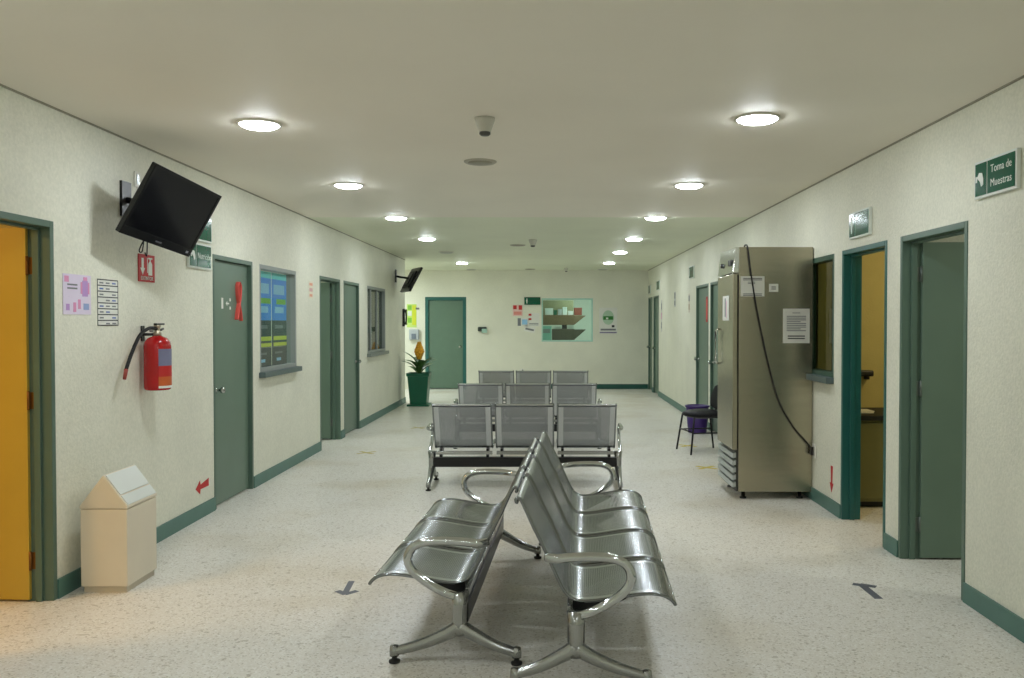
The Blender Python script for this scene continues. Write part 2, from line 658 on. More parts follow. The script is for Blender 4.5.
# ------------------------------------------------------------------ windows
def window(n, side, a, b, z0, z1, fm, sm, glass=GLASS, mull=(), fw=0.04, sill=True, loc=None):
    w = b - a
    if side == 'L':
        root = setting('window_%d' % n, (XL, a, 0), LROT)
    elif side == 'R':
        root = setting('window_%d' % n, (XR, b, 0), RROT)
    else:
        root = setting('window_%d' % n, (a, YF, 0), 0)
    f = MB()
    f.box(0, fw, 0.0, 0.10, z0, z1)
    f.box(w - fw, w, 0.0, 0.10, z0, z1)
    f.box(fw, w - fw, 0.0, 0.10, z1 - fw, z1)
    f.box(fw, w - fw, 0.0, 0.10, z0, z0 + fw)
    for x in mull:
        f.box(x - 0.02, x + 0.02, 0.03, 0.07, z0 + fw, z1 - fw)
    fr = f.build('frame', root, fm, bevel=0.003)
    MB().box(fw, w - fw, 0.048, 0.053, z0 + fw, z1 - fw).build('pane', root, glass)
    if sill:
        MB().box(-0.03, w + 0.005, -0.06, 0.04, z0 - 0.045, z0 + 0.004).build('sill', root, sm, bevel=0.005)
    return root


window(1, 'L', *WL[0], ZW0, ZW1, GREYP, SILL)
window(2, 'L', *WL[1], ZW0, ZW1, GREYP, mat('sill_light_grey', srgb(128, 136, 130), rough=0.4), glass=GLASS_D, mull=(0.42, 0.9))
window(3, 'R', *WR[0], 1.06, ZW1, mat('window_green_paint', srgb(58, 92, 78), rough=0.4), SILL, glass=GLASS_D, mull=(0.62,))
window(4, 'F', FW[0], FW[1], FW[2], FW[3], mat('window_pale_green', srgb(176, 214, 200), rough=0.4), SILL, fw=0.03, sill=False)


# ------------------------------------------------------------------ wall-mounted sheets and signs
def place(side, x, z):
    """world location on a wall; x is the coordinate along it"""
    return {'L': ((XL, x, z), LROT), 'R': ((XR, x, z), RROT), 'F': ((x, YF, z), 0.0)}[side]


def sheet(name, label, cat, side, x, z, w, h, base, marks=(), off=0.0015, th=0.002, group=None, tilt=0.0, loc=None, rotz=None):
    """flat sheet centred at (x, z) with printed marks (x0, x1, z0, z1, material) in fractions from its lower left"""
    mb = MB()
    mb.use(base).box(-w / 2, w / 2, -off - th, -off, -h / 2, h / 2)
    for i, (a, b, c, d, m) in enumerate(marks):
        mb.use(m)
        if callable(a):
            continue
        mb.box(-w / 2 + a * w, -w / 2 + b * w, -off - th - 0.0006 - 0.0002 * (i % 3), -off - th + 0.0002, -h / 2 + c * h, -h / 2 + d * h)
    o = mb.build(name)
    if loc is None:
        loc, rotz = place(side, x, z)
    o.location = loc
    o.rotation_euler = (0, tilt, rotz)
    return tag(o, label, cat, group)


def C(name, r, g, b, rough=0.6):
    return mat(name, srgb(r, g, b), rough=rough)


INK = C('ink_black', 40, 42, 46)
INKG = C('ink_grey', 120, 122, 126)
PINK = C('ink_pink', 222, 150, 188)
LILAC = C('paper_lilac', 224, 212, 232)
PURP = C('ink_purple', 190, 150, 208)
BLUE = C('ink_blue', 84, 110, 178)
CORAL = C('ribbon_coral', 232, 92, 82)
TAPE_RED = C('red_tape', 190, 36, 34)
YEL = C('ink_yellow', 206, 214, 48)
SKY = C('poster_blue', 62, 142, 236)
SKYL = C('poster_light_blue', 150, 200, 236)
DARK = C('poster_dark', 40, 52, 58)
LIME = C('ink_lime', 130, 190, 60)
CYAN = C('poster_cyan', 110, 214, 220)

# pink poster and schedule on the left wall
sheet('poster', 'pale lilac and pink poster taped beside the open yellow-lit doorway', 'poster', 'L', 4.90, 1.655, 0.29, 0.225, LILAC,
      [(0.05, 0.2, 0.8, 0.95, PINK), (0.72, 0.86, 0.84, 0.95, PINK), (0.15, 0.5, 0.72, 0.76, INKG), (0.15, 0.5, 0.63, 0.67, INKG),
       (0.62, 0.94, 0.52, 0.82, PINK), (0.68, 0.88, 0.46, 0.86, PURP), (0.2, 0.5, 0.42, 0.46, LILAC), (0.1, 0.22, 0.1, 0.26, PURP),
       (0.35, 0.45, 0.06, 0.3, PINK), (0.52, 0.62, 0.14, 0.38, PINK), (0.72, 0.92, 0.12, 0.28, C('ink_soft_blue', 150, 168, 212))])
mk = [(0, 1, 0.0, 0.02, INK), (0, 0.02, 0, 1, INK), (0.98, 1, 0, 1, INK)]
for i in range(9):
    z = i / 8
    if i:
        mk.append((0, 1, z - 0.022, z, INK))
for i in range(8):
    for j in range(3):
        if (i * 5 + j * 3) % 4:
            mk.append((0.1 + j * 0.3, 0.28 + j * 0.3, i / 8 + 0.03, i / 8 + 0.06, BLUE if (i + j) % 3 == 0 else INKG))
sheet('schedule_sheet', 'black-ruled timetable sheet hanging above the white bin', 'notice', 'L', 5.24, 1.617, 0.245, 0.278, PAPER, mk)

# orange-pink small notice between the poster window and the open door
sheet('small_notice', 'small cream notice with orange print beyond the poster-filled window', 'notice', 'L', 9.72, 1.86, 0.16, 0.19, C('paper_cream', 232, 222, 200),
      [(0.1, 0.9, 0.75, 0.9, C('faded_orange', 222, 160, 130)), (0.1, 0.9, 0.4, 0.6, C('faded_pink', 216, 176, 172)), (0.15, 0.85, 0.1, 0.25, C('faded_orange', 222, 160, 130))])

# red extinguisher sign
t = thing('extinguisher_sign', 'red and white extinguisher location sign hung below the near television', 'sign', *place('L', 5.745, 1.855))
MB().use(TAPE_RED).box(-0.115, 0.115, -0.006, -0.001, -0.09, 0.09).build('panel', t)
m = MB()
m.prism([(-0.075, 0.065), (-0.045, 0.065), (-0.045, 0.0), (-0.028, 0.0), (-0.06, -0.045), (-0.092, 0.0), (-0.075, 0.0)], 'y', -0.0075, -0.0055)
m.prism([(0.02, -0.045), (0.075, -0.045), (0.075, 0.03), (0.06, 0.045), (0.035, 0.045), (0.02, 0.03)], 'y', -0.0075, -0.0055)
m.box(0.04, 0.055, -0.0075, -0.0055, 0.045, 0.062)
m.box(0.02, 0.078, -0.0075, -0.0055, 0.062, 0.072)
m.box(0.004, 0.012, -0.0075, -0.0055, -0.03, 0.07)
m.build('pictogram', t, SWHITE)


def lettering(text, parent, x, y, z, size, m, align='CENTER', name='lettering'):
    cu = bpy.data.curves.new(name, 'FONT')
    cu.body = text
    cu.size = size
    cu.align_x = align
    cu.align_y = 'CENTER'
    cu.extrude = 0.0008
    cu.resolution_u = 3
    cu.materials.append(m)
    tmp = bpy.data.objects.new('text_source', cu)
    me = bpy.data.meshes.new_from_object(tmp)
    bpy.data.objects.remove(tmp)
    if not me.materials:
        me.materials.append(m)
    o = bpy.data.objects.new(name, me)
    COL.objects.link(o)
    o.parent = parent
    o.location = (x, y, z)
    o.rotation_euler = (R(90), 0, 0)
    return o


lettering('EXTINTOR', t, 0, -0.0075, -0.068, 0.036, SWHITE)


# green framed direction signs
def green_sign(label, side, x, z, w=0.42, h=0.19, text=None, picto='hand', group=None, frame=SWHITE, depth=0.022, size=0.055):
    t = thing('wall_sign', label, 'sign', *place(side, x, z), group=group)
    f = MB()
    e = 0.013
    f.box(-w / 2, w / 2, -depth, -0.001, -h / 2, h / 2)
    f.build('frame', t, frame, bevel=0.002)
    px = -w / 2 + w * 0.32
    p = MB()
    p.box(-w / 2 + e, px - 0.006, -depth - 0.003, -depth + 0.001, -h / 2 + e, h / 2 - e)
    p.box(px + 0.006, w / 2 - e, -depth - 0.003, -depth + 0.001, -h / 2 + e, h / 2 - e)
    p.build('panel', t, SGREEN)
    g = MB()
    cx = (-w / 2 + px) / 2
    d0, d1 = -depth - 0.005, -depth - 0.002
    k = h / 0.19
    if picto == 'hand':
        g.prism([(cx - 0.03 * k, 0.01 * k), (cx - 0.01 * k, 0.035 * k), (cx + 0.02 * k, 0.03 * k), (cx + 0.034 * k, 0.0), (cx + 0.034 * k, -0.03 * k),
                 (cx + 0.012 * k, -0.038 * k), (cx, -0.012 * k)], 'y', d0, d1)
        g.box(cx - 0.045 * k, cx - 0.03 * k, d0, d1, -0.012 * k, 0.018 * k)
    elif picto == 'figure':
        g.prism([(cx - 0.018 * k, 0.03 * k), (cx + 0.018 * k, 0.03 * k), (cx + 0.014 * k, -0.015 * k), (cx + 0.01 * k, -0.06 * k), (cx - 0.01 * k, -0.06 * k), (cx - 0.014 * k, -0.015 * k)], 'y', d0, d1)
        g.prism([(cx + 0.013 * k * math.cos(a), 0.048 * k + 0.013 * k * math.sin(a)) for a in [i * math.pi / 6 for i in range(12)]], 'y', d0, d1)
    else:
        g.box(cx - 0.03 * k, cx + 0.03 * k, d0, d1, -0.035 * k, 0.035 * k)
        g.box(cx - 0.01 * k, cx + 0.01 * k, d0 - 0.001, d1, -0.035 * k, 0.05 * k)
    g.build('pictogram', t, SWHITE)
    if text:
        tx = (px + w / 2) / 2
        n = len(text)
        for i, s in enumerate(text):
            lettering(s, t, tx, d1 - 0.001, (n - 1) * 0.035 - i * 0.07, size, SWHITE)
    return t


green_sign('green sign reading Toma de Muestras on the near right wall', 'R', 4.31, 2.228, w=0.405, text=['Toma de', 'Muestras'])
green_sign('green pictogram sign above the teal-framed doorway with the counter inside', 'R', 6.19, 2.20, w=0.40, picto='figure')
green_sign('lowest green sign behind the near television, reading Nutrición', 'L', 6.60, 2.00, w=0.42, h=0.19, text=['Nutrición'], depth=0.02, size=0.066)
green_sign('green sign mostly hidden behind the near television, above another', 'L', 6.62, 2.215, w=0.40, h=0.20, depth=0.02, picto='figure')
green_sign('small green sign above the two closed doors beside the steel refrigerator', 'R', 13.45, 2.27, w=0.42, h=0.19, picto='figure')
green_sign('small green sign above the nearer of the two doors at the far right corner', 'R', 17.55, 2.24, w=0.42, h=0.19, picto='figure')
green_sign('small green sign above the door tight in the far right corner', 'R', 19.05, 2.21, w=0.40, h=0.19, picto='figure')
green_sign('green sign on the far wall, up left of the counter window', 'F', -0.36, 1.97, w=0.36, h=0.17, picto='figure', frame=SGREEN)

# far wall papers
sheet('poster', 'square red and white poster left of the counter window on the far wall', 'poster', 'F', -0.69, 1.76, 0.22, 0.25, C('paper_pinkish', 232, 198, 190),
      [(0.05, 0.4, 0.6, 0.95, TAPE_RED), (0.6, 0.95, 0.55, 0.95, TAPE_RED), (0.1, 0.9, 0.1, 0.4, C('ink_salmon', 220, 140, 130))])
sheet('notice', 'blue-edged paper notice below the green sign on the far wall', 'notice', 'F', -0.57, 1.50, 0.24, 0.19, PAPER,
      [(0.0, 0.3, 0.05, 0.95, INKG), (0.4, 0.9, 0.2, 0.8, SKYL)])
sheet('notice', 'white notice with red dots beside the counter window on the far wall', 'notice', 'F', -0.33, 1.55, 0.26, 0.30, PAPER,
      [(0.05, 0.3, 0.8, 0.95, TAPE_RED), (0.05, 0.3, 0.48, 0.62, TAPE_RED), (0.1, 0.9, 0.2, 0.25, INKG), (0.1, 0.9, 0.1, 0.14, INKG)])
sheet('notice', 'tilted white sheet pinned lowest left of the counter window', 'notice', 'F', -0.42, 1.34, 0.24, 0.13, PAPER, [(0.1, 0.9, 0.3, 0.6, INKG)], tilt=R(12))
t = thing('poster', 'white poster with a green emblem right of the counter window', 'poster', *place('F', 1.335, 1.53))
MB().box(-0.20, 0.20, -0.012, -0.001, -0.29, 0.29).build('sheet', t, PAPER)
g = MB()
g.use(C('emblem_pale_green', 176, 204, 178)).prism([(0.13 * math.cos(a), 0.07 + 0.16 * math.sin(a)) for a in [i * math.pi / 10 for i in range(20)]], 'y', -0.0135, -0.0115)
g.use(C('emblem_green', 42, 122, 44)).box(-0.11, 0.11, -0.0145, -0.0125, 0.02, 0.10)
g.use(SWHITE).box(-0.05, 0.0, -0.0155, -0.0135, 0.03, 0.07)
g.use(INKG).box(-0.17, 0.17, -0.0135, -0.0115, -0.22, -0.18)
g.use(INK).box(0.08, 0.14, -0.0135, -0.0115, -0.15, -0.10)
g.use(C('ink_mauve', 130, 120, 150)).box(-0.19, 0.19, -0.0135, -0.0115, -0.28, -0.25)
g.build('print', t)

# hanging yellow-green leaflets and dispenser near the recess corner
sheet('leaflet_strip', 'tall yellow and green strip of leaflets on the far wall by the recess', 'notice', 'F', -3.06, 1.64, 0.22, 0.52, C('paper_lime', 196, 222, 120),
      [(0.55, 0.95, 0.1, 0.95, YEL), (0.1, 0.5, 0.75, 0.95, LIME), (0.1, 0.5, 0.5, 0.7, SWHITE), (0.1, 0.5, 0.2, 0.42, LIME)])
t = thing('soap_dispenser', 'grey wall dispenser below the yellow and green leaflets', 'dispenser', *place('F', -3.0, 1.22))
MB().box(-0.11, 0.11, -0.10, -0.001, -0.12, 0.12).build('body', t, mat('dispenser_grey', srgb(176, 182, 186), rough=0.35), bevel=0.02)
MB().box(-0.05, 0.05, -0.115, -0.09, -0.10, 0.02).build('lever', t, mat('dispenser_dark', srgb(110, 120, 134), rough=0.3), bevel=0.008)
t = thing('wall_telephone', 'dark handset hanging at the far end of the left wall', 'telephone', *place('L', 15.86, 1.58))
MB().box(-0.05, 0.05, -0.035, -0.001, -0.16, 0.16).build('cradle', t, BLACK, bevel=0.008)
m = MB()
m.tube(smooth_path([(0, -0.05, 0.15), (0, -0.062, 0.07), (0, -0.062, -0.05), (0, -0.05, -0.13)]), [0.024] * 4 + [0.016] * 11 + [0.024] * 4, 10)
m.build('receiver', t, BLACK)
t = thing('wall_sensor_box', 'small green and black wall device right of the far green door', 'device', *place('F', -1.47, 1.34))
MB().box(-0.11, 0.09, -0.07, -0.001, -0.05, 0.05).build('housing', t, mat('device_black', srgb(30, 44, 40), rough=0.3), bevel=0.02)
MB().box(-0.02, 0.10, -0.078, -0.06, -0.08, 0.01).build('cover', t, mat('device_pale', srgb(160, 196, 180), rough=0.35), bevel=0.01)
t = thing('wall_outlet', 'small outlet plate low on the far wall behind the benches', 'outlet', *place('F', -0.60, 0.42))
MB().box(-0.05, 0.05, -0.012, -0.001, -0.035, 0.035).build('plate', t, WHITE, bevel=0.004)
MB().box(0.01, 0.035, -0.016, -0.010, -0.015, 0.015).build('socket', t, BLACK)
t = thing('coat_hook', 'small dark hook on the far wall beside the green door', 'hook', *place('F', -2.92, 1.80))
m = MB().box(-0.05, 0.03, -0.02, -0.001, -0.02, 0.02)
m.build('plate', t, INKG, bevel=0.005)
MB().tube([(0, -0.018, 0), (0, -0.05, -0.01), (0, -0.055, 0.02)], 0.006, 8).build('prong', t, CHROME)

# papers on the right wall
sheet('small_notice', 'narrow grey notice between the far right doors and the refrigerator', 'notice', 'R', 15.3, 1.90, 0.14, 0.26, C('paper_grey', 190, 192, 190), [(0.1, 0.9, 0.55, 0.95, INKG), (0.1, 0.9, 0.1, 0.4, INKG)])
sheet('small_notice', 'pale notice below the green sign beside the doors near the refrigerator', 'notice', 'R', 13.75, 1.80, 0.14, 0.30, C('paper_beige', 214, 206, 190), [(0.15, 0.85, 0.6, 0.9, INKG), (0.15, 0.85, 0.15, 0.45, C('ink_tan', 180, 160, 130))])
sheet('small_notice', 'tall faint notice just before the far right corner doors', 'notice', 'R', 17.1, 1.62, 0.16, 0.62, C('paper_pale', 206, 206, 200), [(0.2, 0.8, 0.7, 0.9, INKG), (0.2, 0.8, 0.4, 0.6, PINK), (0.2, 0.8, 0.1, 0.3, INKG)])

# red tape arrows on the walls
def tape_arrow(label, side, x, z, pts):
    o = MB().prism(pts, 'y', -0.0025, -0.0008).build('tape_arrow', None, TAPE_RED)
    loc, rz = place(side, x, z)
    o.location = loc
    o.rotation_euler = (0, 0, rz)
    tag(o, label, 'arrow sticker')


tape_arrow('red arrow sticker low on the left wall pointing towards the bin', 'L', 6.65, 0.235,
           [(-0.13, 0.0), (-0.05, 0.055), (-0.04, 0.02), (0.12, 0.045), (0.12, -0.015), (-0.04, -0.015), (-0.05, -0.05)])
tape_arrow('red arrow sticker pointing down beside the teal door frame', 'R', 6.81, 0.262,
           [(0.0, -0.105), (0.045, -0.03), (0.018, -0.03), (0.03, 0.105), (-0.02, 0.105), (-0.012, -0.03), (-0.04, -0.03)])

# ------------------------------------------------------------------ things on the doors
t = thing('awareness_ribbon', 'coral red looped ribbon stuck on the green door', 'ribbon', (XL - 0.029, 7.50, 1.68), LROT)
loop = smooth_path([(0.06, -0.004, -0.17), (0.03, -0.005, -0.08), (-0.02, -0.006, 0.03), (-0.035, -0.006, 0.12), (0.0, -0.006, 0.165), (0.035, -0.006, 0.12), (0.02, -0.008, 0.03),
                    (-0.03, -0.010, -0.08), (-0.06, -0.010, -0.16)], 6)
MB().tube(loop, 0.026, 8, flat=0.12, up=(0, 1, 0)).build('band', t, CORAL)
t2 = thing('door_label', 'white printed label strip on the green door left of the ribbon', 'label', (XL - 0.0305, 7.24, 1.655), LROT)
g = MB()
g.box(-0.10, -0.06, -0.003, -0.0, -0.045, 0.045)
g.build('sheet', t2, PAPER)
g = MB()
g.prism([(0.0, 0.0), (0.03, 0.02), (0.03, 0.006), (0.07, 0.006), (0.07, -0.006), (0.03, -0.006), (0.03, -0.02)], 'y', -0.003, 0)
g.box(0.08, 0.11, -0.003, 0, 0.02, 0.045)
g.box(0.08, 0.11, -0.003, 0, -0.05, -0.025)
g.build('pictogram', t2, PAPER)
sheet('red_notice', 'tall red notice stuck on the closed door beside the refrigerator', 'notice', 'R', 12.33, 1.80, 0.13, 0.36, TAPE_RED, [(0.3, 0.7, 0.1, 0.9, CORAL)],
      loc=(XR + 0.028, 12.36, 1.68), rotz=RROT)

# ------------------------------------------------------------------ posters inside the first left window
wy0 = WL[0][0]
for i, yy in enumerate((wy0 + 0.275, wy0 + 0.765)):
    nm = ('nearer', 'farther')[i]
    sheet('window_poster', 'blue poster with white print, the %s one at the top of the left window' % nm, 'poster', 'L', 0, 0, 0.47, 0.44, SKY,
          [(0.0, 1.0, 0.86, 1.0, CYAN), (0.12, 0.85, 0.52, 0.74, SKYL), (0.3, 0.95, 0.30, 0.42, LIME), (0.45, 0.8, 0.33, 0.39, YEL), (0.2, 0.8, 0.10, 0.24, SKYL)],
          loc=(XL - 0.06, yy, 1.765), rotz=LROT)
    sheet('window_poster', 'black poster with a yellow-green band, the %s one in the middle of the left window' % nm, 'poster', 'L', 0, 0, 0.47, 0.29, DARK,
          [(0.1, 1.0, 0.22, 0.36, YEL), (0.1, 1.0, 0.02, 0.14, YEL), (0.2, 0.75, 0.62, 0.74, INKG), (0.0, 1.0, 0.9, 1.0, SKY)], loc=(XL - 0.06, yy, 1.40), rotz=LROT)
    sheet('window_poster', 'dark poster with grey print, the %s one at the bottom of the left window' % nm, 'poster', 'L', 0, 0, 0.47, 0.20, DARK,
          [(0.2, 0.7, 0.66, 0.76, INKG), (0.3, 0.6, 0.3, 0.45, SKYL)], loc=(XL - 0.06, yy, 1.153), rotz=LROT)

# ------------------------------------------------------------------ ceiling lights, detectors, plates
def downlight(x, y, lit, label, group):
    t = thing('ceiling_light', label, 'ceiling light', (x, y, H), 0, group)
    MB().lathe([(0.125, 0.0), (0.128, -0.006), (0.120, -0.012), (0.112, -0.012), (0.108, -0.004), (0.108, 0.0)], (0, 0, 0), 32).build('trim_ring', t, WHITE)
    dm = MATS.get('diffuser_lit') if lit else MATS.get('diffuser_unlit')
    if dm is None:
        dm = mat('diffuser_lit', (0.9, 0.9, 0.9), emit=LIGHT_COL, strength=DOWNLIGHT) if lit else mat('diffuser_unlit', srgb(190, 192, 180), rough=0.3)
    MB().lathe([(0.001, -0.030), (0.05, -0.029), (0.085, -0.025), (0.105, -0.016), (0.109, -0.010), (0.001, -0.009)], (0, 0, 0), 32).build('diffuser', t, dm)


ys = [4.92, 7.30, 9.58, 12.0, 14.3, 16.9, 18.9]
words = ['first', 'second', 'third', 'fourth', 'fifth', 'sixth', 'seventh']
for i, y in enumerate(ys):
    lit = i not in (4, 6)
    downlight(-1.68, y + (0.14 if i == 0 else 0), lit, '%s round ceiling light of the left row, %s from the camera end' % ('lit' if lit else 'unlit', words[i]), 'ceiling lights of the left row')
    lit = i != 6
    downlight(1.18, y, lit, '%s round ceiling light of the right row, %s from the camera end' % ('lit' if lit else 'unlit', words[i]), 'ceiling lights of the right row')
for x, nm in ((-1.68, 'left'), (1.18, 'right')):  # out-of-view lights added to extend the rows and brighten the ceiling
    for yb, w_ in ((2.5, 'just before'), (0.1, 'above the camera before'), (-2.2, 'near the back wall before')):
        downlight(x, yb, not (nm == 'right' and yb > 2), 'added unseen round ceiling light extending the %s row, %s the first visible' % (nm, w_), 'ceiling lights of the %s row' % nm)


def detector(x, y, s, label):
    t = thing('smoke_detector', label, 'smoke detector', (x, y, H), 0, 'smoke detectors')
    MB().lathe([(0.058 * s, 0), (0.058 * s, -0.012 * s), (0.048 * s, -0.04 * s), (0.034 * s, -0.078 * s), (0.030 * s, -0.082 * s)], (0, 0, 0), 24).build('housing', t, mat('detector_grey', srgb(196, 194, 180), rough=0.45))
    MB().lathe([(0.032 * s, -0.080 * s), (0.032 * s, -0.092 * s), (0.022 * s, -0.10 * s), (0.001, -0.101 * s)], (0, 0, 0), 20).build('sensor', t, mat('sensor_dark', srgb(70, 68, 62), rough=0.4))


detector(-0.36, 4.93, 1.0, 'cone-shaped smoke detector on the ceiling nearest the camera')
detector(-0.22, 12.2, 1.0, 'smoke detector in the middle of the corridor ceiling')
detector(0.38, 18.6, 0.8, 'smoke detector over the far wall window')


def plate(x, y, label):
    t = thing('ceiling_speaker', label, 'ceiling speaker', (x, y, H), 0, 'round ceiling plates')
    MB().lathe([(0.118, 0), (0.118, -0.006), (0.105, -0.014), (0.09, -0.010)], (0, 0, 0), 28).build('rim', t, mat('plate_grey', srgb(176, 172, 156), rough=0.5))
    MB().lathe([(0.088, -0.004), (0.088, -0.013), (0.05, -0.018), (0.001, -0.020)], (0, 0, 0), 28).build('grille', t, mat('plate_dark', srgb(150, 146, 130), rough=0.5))


plate(-0.49, 6.25, 'shallow round ceiling plate between the nearest light pairs')
plate(-0.46, 13.0, 'shallow round ceiling plate in mid corridor near the second detector')
plate(-0.40, 18.9, 'shallow round ceiling plate close to the far wall')

# ------------------------------------------------------------------ televisions
def television(name_label, origin, rot, w, h, mount_world):
    t = thing('television', name_label, 'television', origin)
    t.rotation_mode = 'QUATERNION'
    t.rotation_quaternion = rot.to_quaternion()
    d = 0.055
    MB().box(-w / 2, w / 2, 0.0, d * 0.55, -h / 2, h / 2).build('housing', t, mat('tv_housing', srgb(22, 23, 26), rough=0.28), bevel=0.006)
    MB().box(-w / 2 + 0.1, w / 2 - 0.1, d * 0.5, d, -h / 2 + 0.06, h / 2 - 0.08).build('rear_cover', t, mat('tv_rear', srgb(30, 31, 33), rough=0.5), bevel=0.01)
    b = MB()
    e = 0.022
    b.box(-w / 2, w / 2, -0.006, 0.001, h / 2 - e, h / 2)
    b.box(-w / 2, w / 2, -0.006, 0.001, -h / 2, -h / 2 + 0.055)
    b.box(-w / 2, -w / 2 + e, -0.006, 0.001, -h / 2 + 0.055, h / 2 - e)
    b.box(w / 2 - e, w / 2, -0.006, 0.001, -h / 2 + 0.055, h / 2 - e)
    b.build('bezel', t, mat('tv_bezel', srgb(12, 13, 16), rough=0.16, spec=0.3), bevel=0.002)
    MB().box(-w / 2 + e, w / 2 - e, -0.002, 0.001, -h / 2 + 0.055, h / 2 - e).build('screen', t, mat('tv_screen', srgb(8, 9, 13), rough=0.10, noise=0.0001, spec=0.22))
    MB().box(-0.03, 0.03, -0.0075, -0.005, -h / 2 + 0.02, -h / 2 + 0.03).build('badge', t, mat('badge_grey', srgb(90, 90, 96), rough=0.4))
    MB().box(w / 2 - 0.06, w / 2 - 0.035, -0.0075, -0.005, -h / 2 + 0.02, -h / 2 + 0.035).build('indicator', t, mat('indicator', srgb(150, 150, 160), rough=0.3))
    # mount, authored in the television's own frame
    M4 = Matrix.Translation(origin) @ rot.to_4x4()
    inv = M4.inverted()
    a = inv @ Vector(mount_world)
    br = MB()
    br.box(-0.11, 0.11, d, d + 0.012, -0.11, 0.11)
    br.build('mount_plate', t, BLACKM, bevel=0.002)
    q = Vector((0, d + 0.01, 0))
    mw = Vector(mount_world)
    elbow = inv @ (mw + Vector((0.09, 0.04, -0.02)))
    MB().tube([q, (q + elbow) / 2 + Vector((0, 0.01, 0)), elbow, a], 0.019, 10).build('arm', t, BLACKM)
    wp = MB()
    cs = [inv @ (mw + Vector(p)) for p in ((0, -0.06, -0.11), (0, 0.06, -0.11), (0, 0.06, 0.11), (0, -0.06, 0.11), (0.016, -0.06, -0.11), (0.016, 0.06, -0.11), (0.016, 0.06, 0.11), (0.016, -0.06, 0.11))]
    wp.add(cs, [(0, 1, 2, 3), (4, 7, 6, 5), (0, 4, 5, 1), (1, 5, 6, 2), (2, 6, 7, 3), (3, 7, 4, 0)])
    wp.build('wall_plate', t, BLACKM)
    return t


def Rfit(a, b, c):
    return (Matrix.Rotation(R(a), 3, 'Z') @ Matrix.Rotation(R(b), 3, 'Y') @ Matrix.Rotation(R(c), 3, 'X')) @ Matrix.Rotation(R(90), 3, 'Z')


tv = television('black flat television tilted down on the near left wall', (-2.333, 5.406, 2.178), Rfit(-13.0, 27.2, -8.15), 0.715, 0.457, (XL + 0.001, 5.46, 2.27))
# loose cables under the television
m = MB()
inv = (Matrix.Translation((-2.333, 5.406, 2.178)) @ Rfit(-13.0, 27.2, -8.15).to_4x4()).inverted()
for pts in ([(-2.52, 5.46, 2.06), (-2.60, 5.52, 1.96), (-2.61, 5.58, 1.955), (-2.625, 5.64, 2.05)], [(-2.53, 5.48, 2.04), (-2.59, 5.60, 1.93), (-2.62, 5.64, 1.95)]):
    m.tube([inv @ p for p in smooth_path(pts)], 0.004, 6)
m.build('cable', tv, RUB)
television('black television on a wall arm at the far end of the left wall', (-2.36, 15.0, 2.22), Matrix.Rotation(R(24), 3, 'Z') @ Matrix.Rotation(R(90 - 0), 3, 'Z') @ Matrix.Rotation(R(28), 3, 'X'), 0.62, 0.46, (XL + 0.001, 15.1, 2.30))


# ------------------------------------------------------------------ fire extinguisher
t = thing('fire_extinguisher', 'red fire extinguisher hanging on the left wall under its sign', 'fire extinguisher', (-2.563, 5.68, 1.055))
MB().lathe([(0.070, 0), (0.080, 0.006), (0.084, 0.02), (0.084, 0.285), (0.078, 0.315), (0.058, 0.340), (0.030, 0.352), (0.024, 0.356)], (0, 0, 0), 32).build('cylinder', t, RED)
g = MB()
LB = C('label_blue_grey', 120, 122, 150)
seg = []
for z0, z1, mm in ((0.015, 0.03, PAPER), (0.03, 0.09, C('label_orange', 200, 96, 40)), (0.09, 0.16, TAPE_RED), (0.16, 0.27, LB)):
    g.use(mm)
    n = 8
    a0, a1 = R(-62), R(25)
    vs = []
    for k in range(n + 1):
        a = a0 + (a1 - a0) * k / n
        vs += [(0.0855 * math.cos(a), 0.0855 * math.sin(a), z0), (0.0855 * math.cos(a), 0.0855 * math.sin(a), z1)]
    g.add(vs, [(2 * k, 2 * k + 2, 2 * k + 3, 2 * k + 1) for k in range(n)], True)
g.build('label_sheet', t)
m = MB()
m.lathe([(0.026, 0.352), (0.026, 0.375), (0.018, 0.38), (0.018, 0.41), (0.022, 0.412), (0.022, 0.425), (0.001, 0.427)], (0, 0, 0), 16)
m.build('valve', t, mat('valve_metal', srgb(170, 160, 140), rough=0.3, metal=0.8))
m = MB()
m.box(-0.012, 0.012, -0.03, 0.085, 0.425, 0.437)
m.build('squeeze_lever', t, BLACKM, bevel=0.003)
m = MB()
m.tube([(0.0, 0.0, 0.40), (0.0, 0.05, 0.392), (0.0, 0.085, 0.40)], 0.008, 8)
m.build('carry_handle', t, BLACKM)
MB().lathe([(0.001, -0.045), (0.018, -0.045), (0.018, -0.03), (0.001, -0.03)], (0, 0, 0.395), 14, 'x').build('pressure_gauge', t, ALU)
hose = smooth_path([(0, -0.01, 0.40), (-0.01, -0.09, 0.405), (-0.02, -0.20, 0.36), (-0.025, -0.30, 0.25), (-0.025, -0.375, 0.15)])
h = MB().tube(hose, 0.011, 10).build('hose', t, RUB)
MB().tube([(-0.025, -0.372, 0.155), (-0.025, -0.395, 0.095)], [0.013, 0.010], 10).build('nozzle', h, mat('nozzle_red', srgb(150, 60, 50), rough=0.5))
m = MB()
m.box(-0.1, -0.092, -0.02, 0.02, 0.32, 0.42)
m.box(-0.09, -0.02, -0.022, -0.012, 0.355, 0.372)
m.box(-0.09, -0.02, 0.012, 0.022, 0.355, 0.372)
m.build('wall_hook', t, BLACKM)

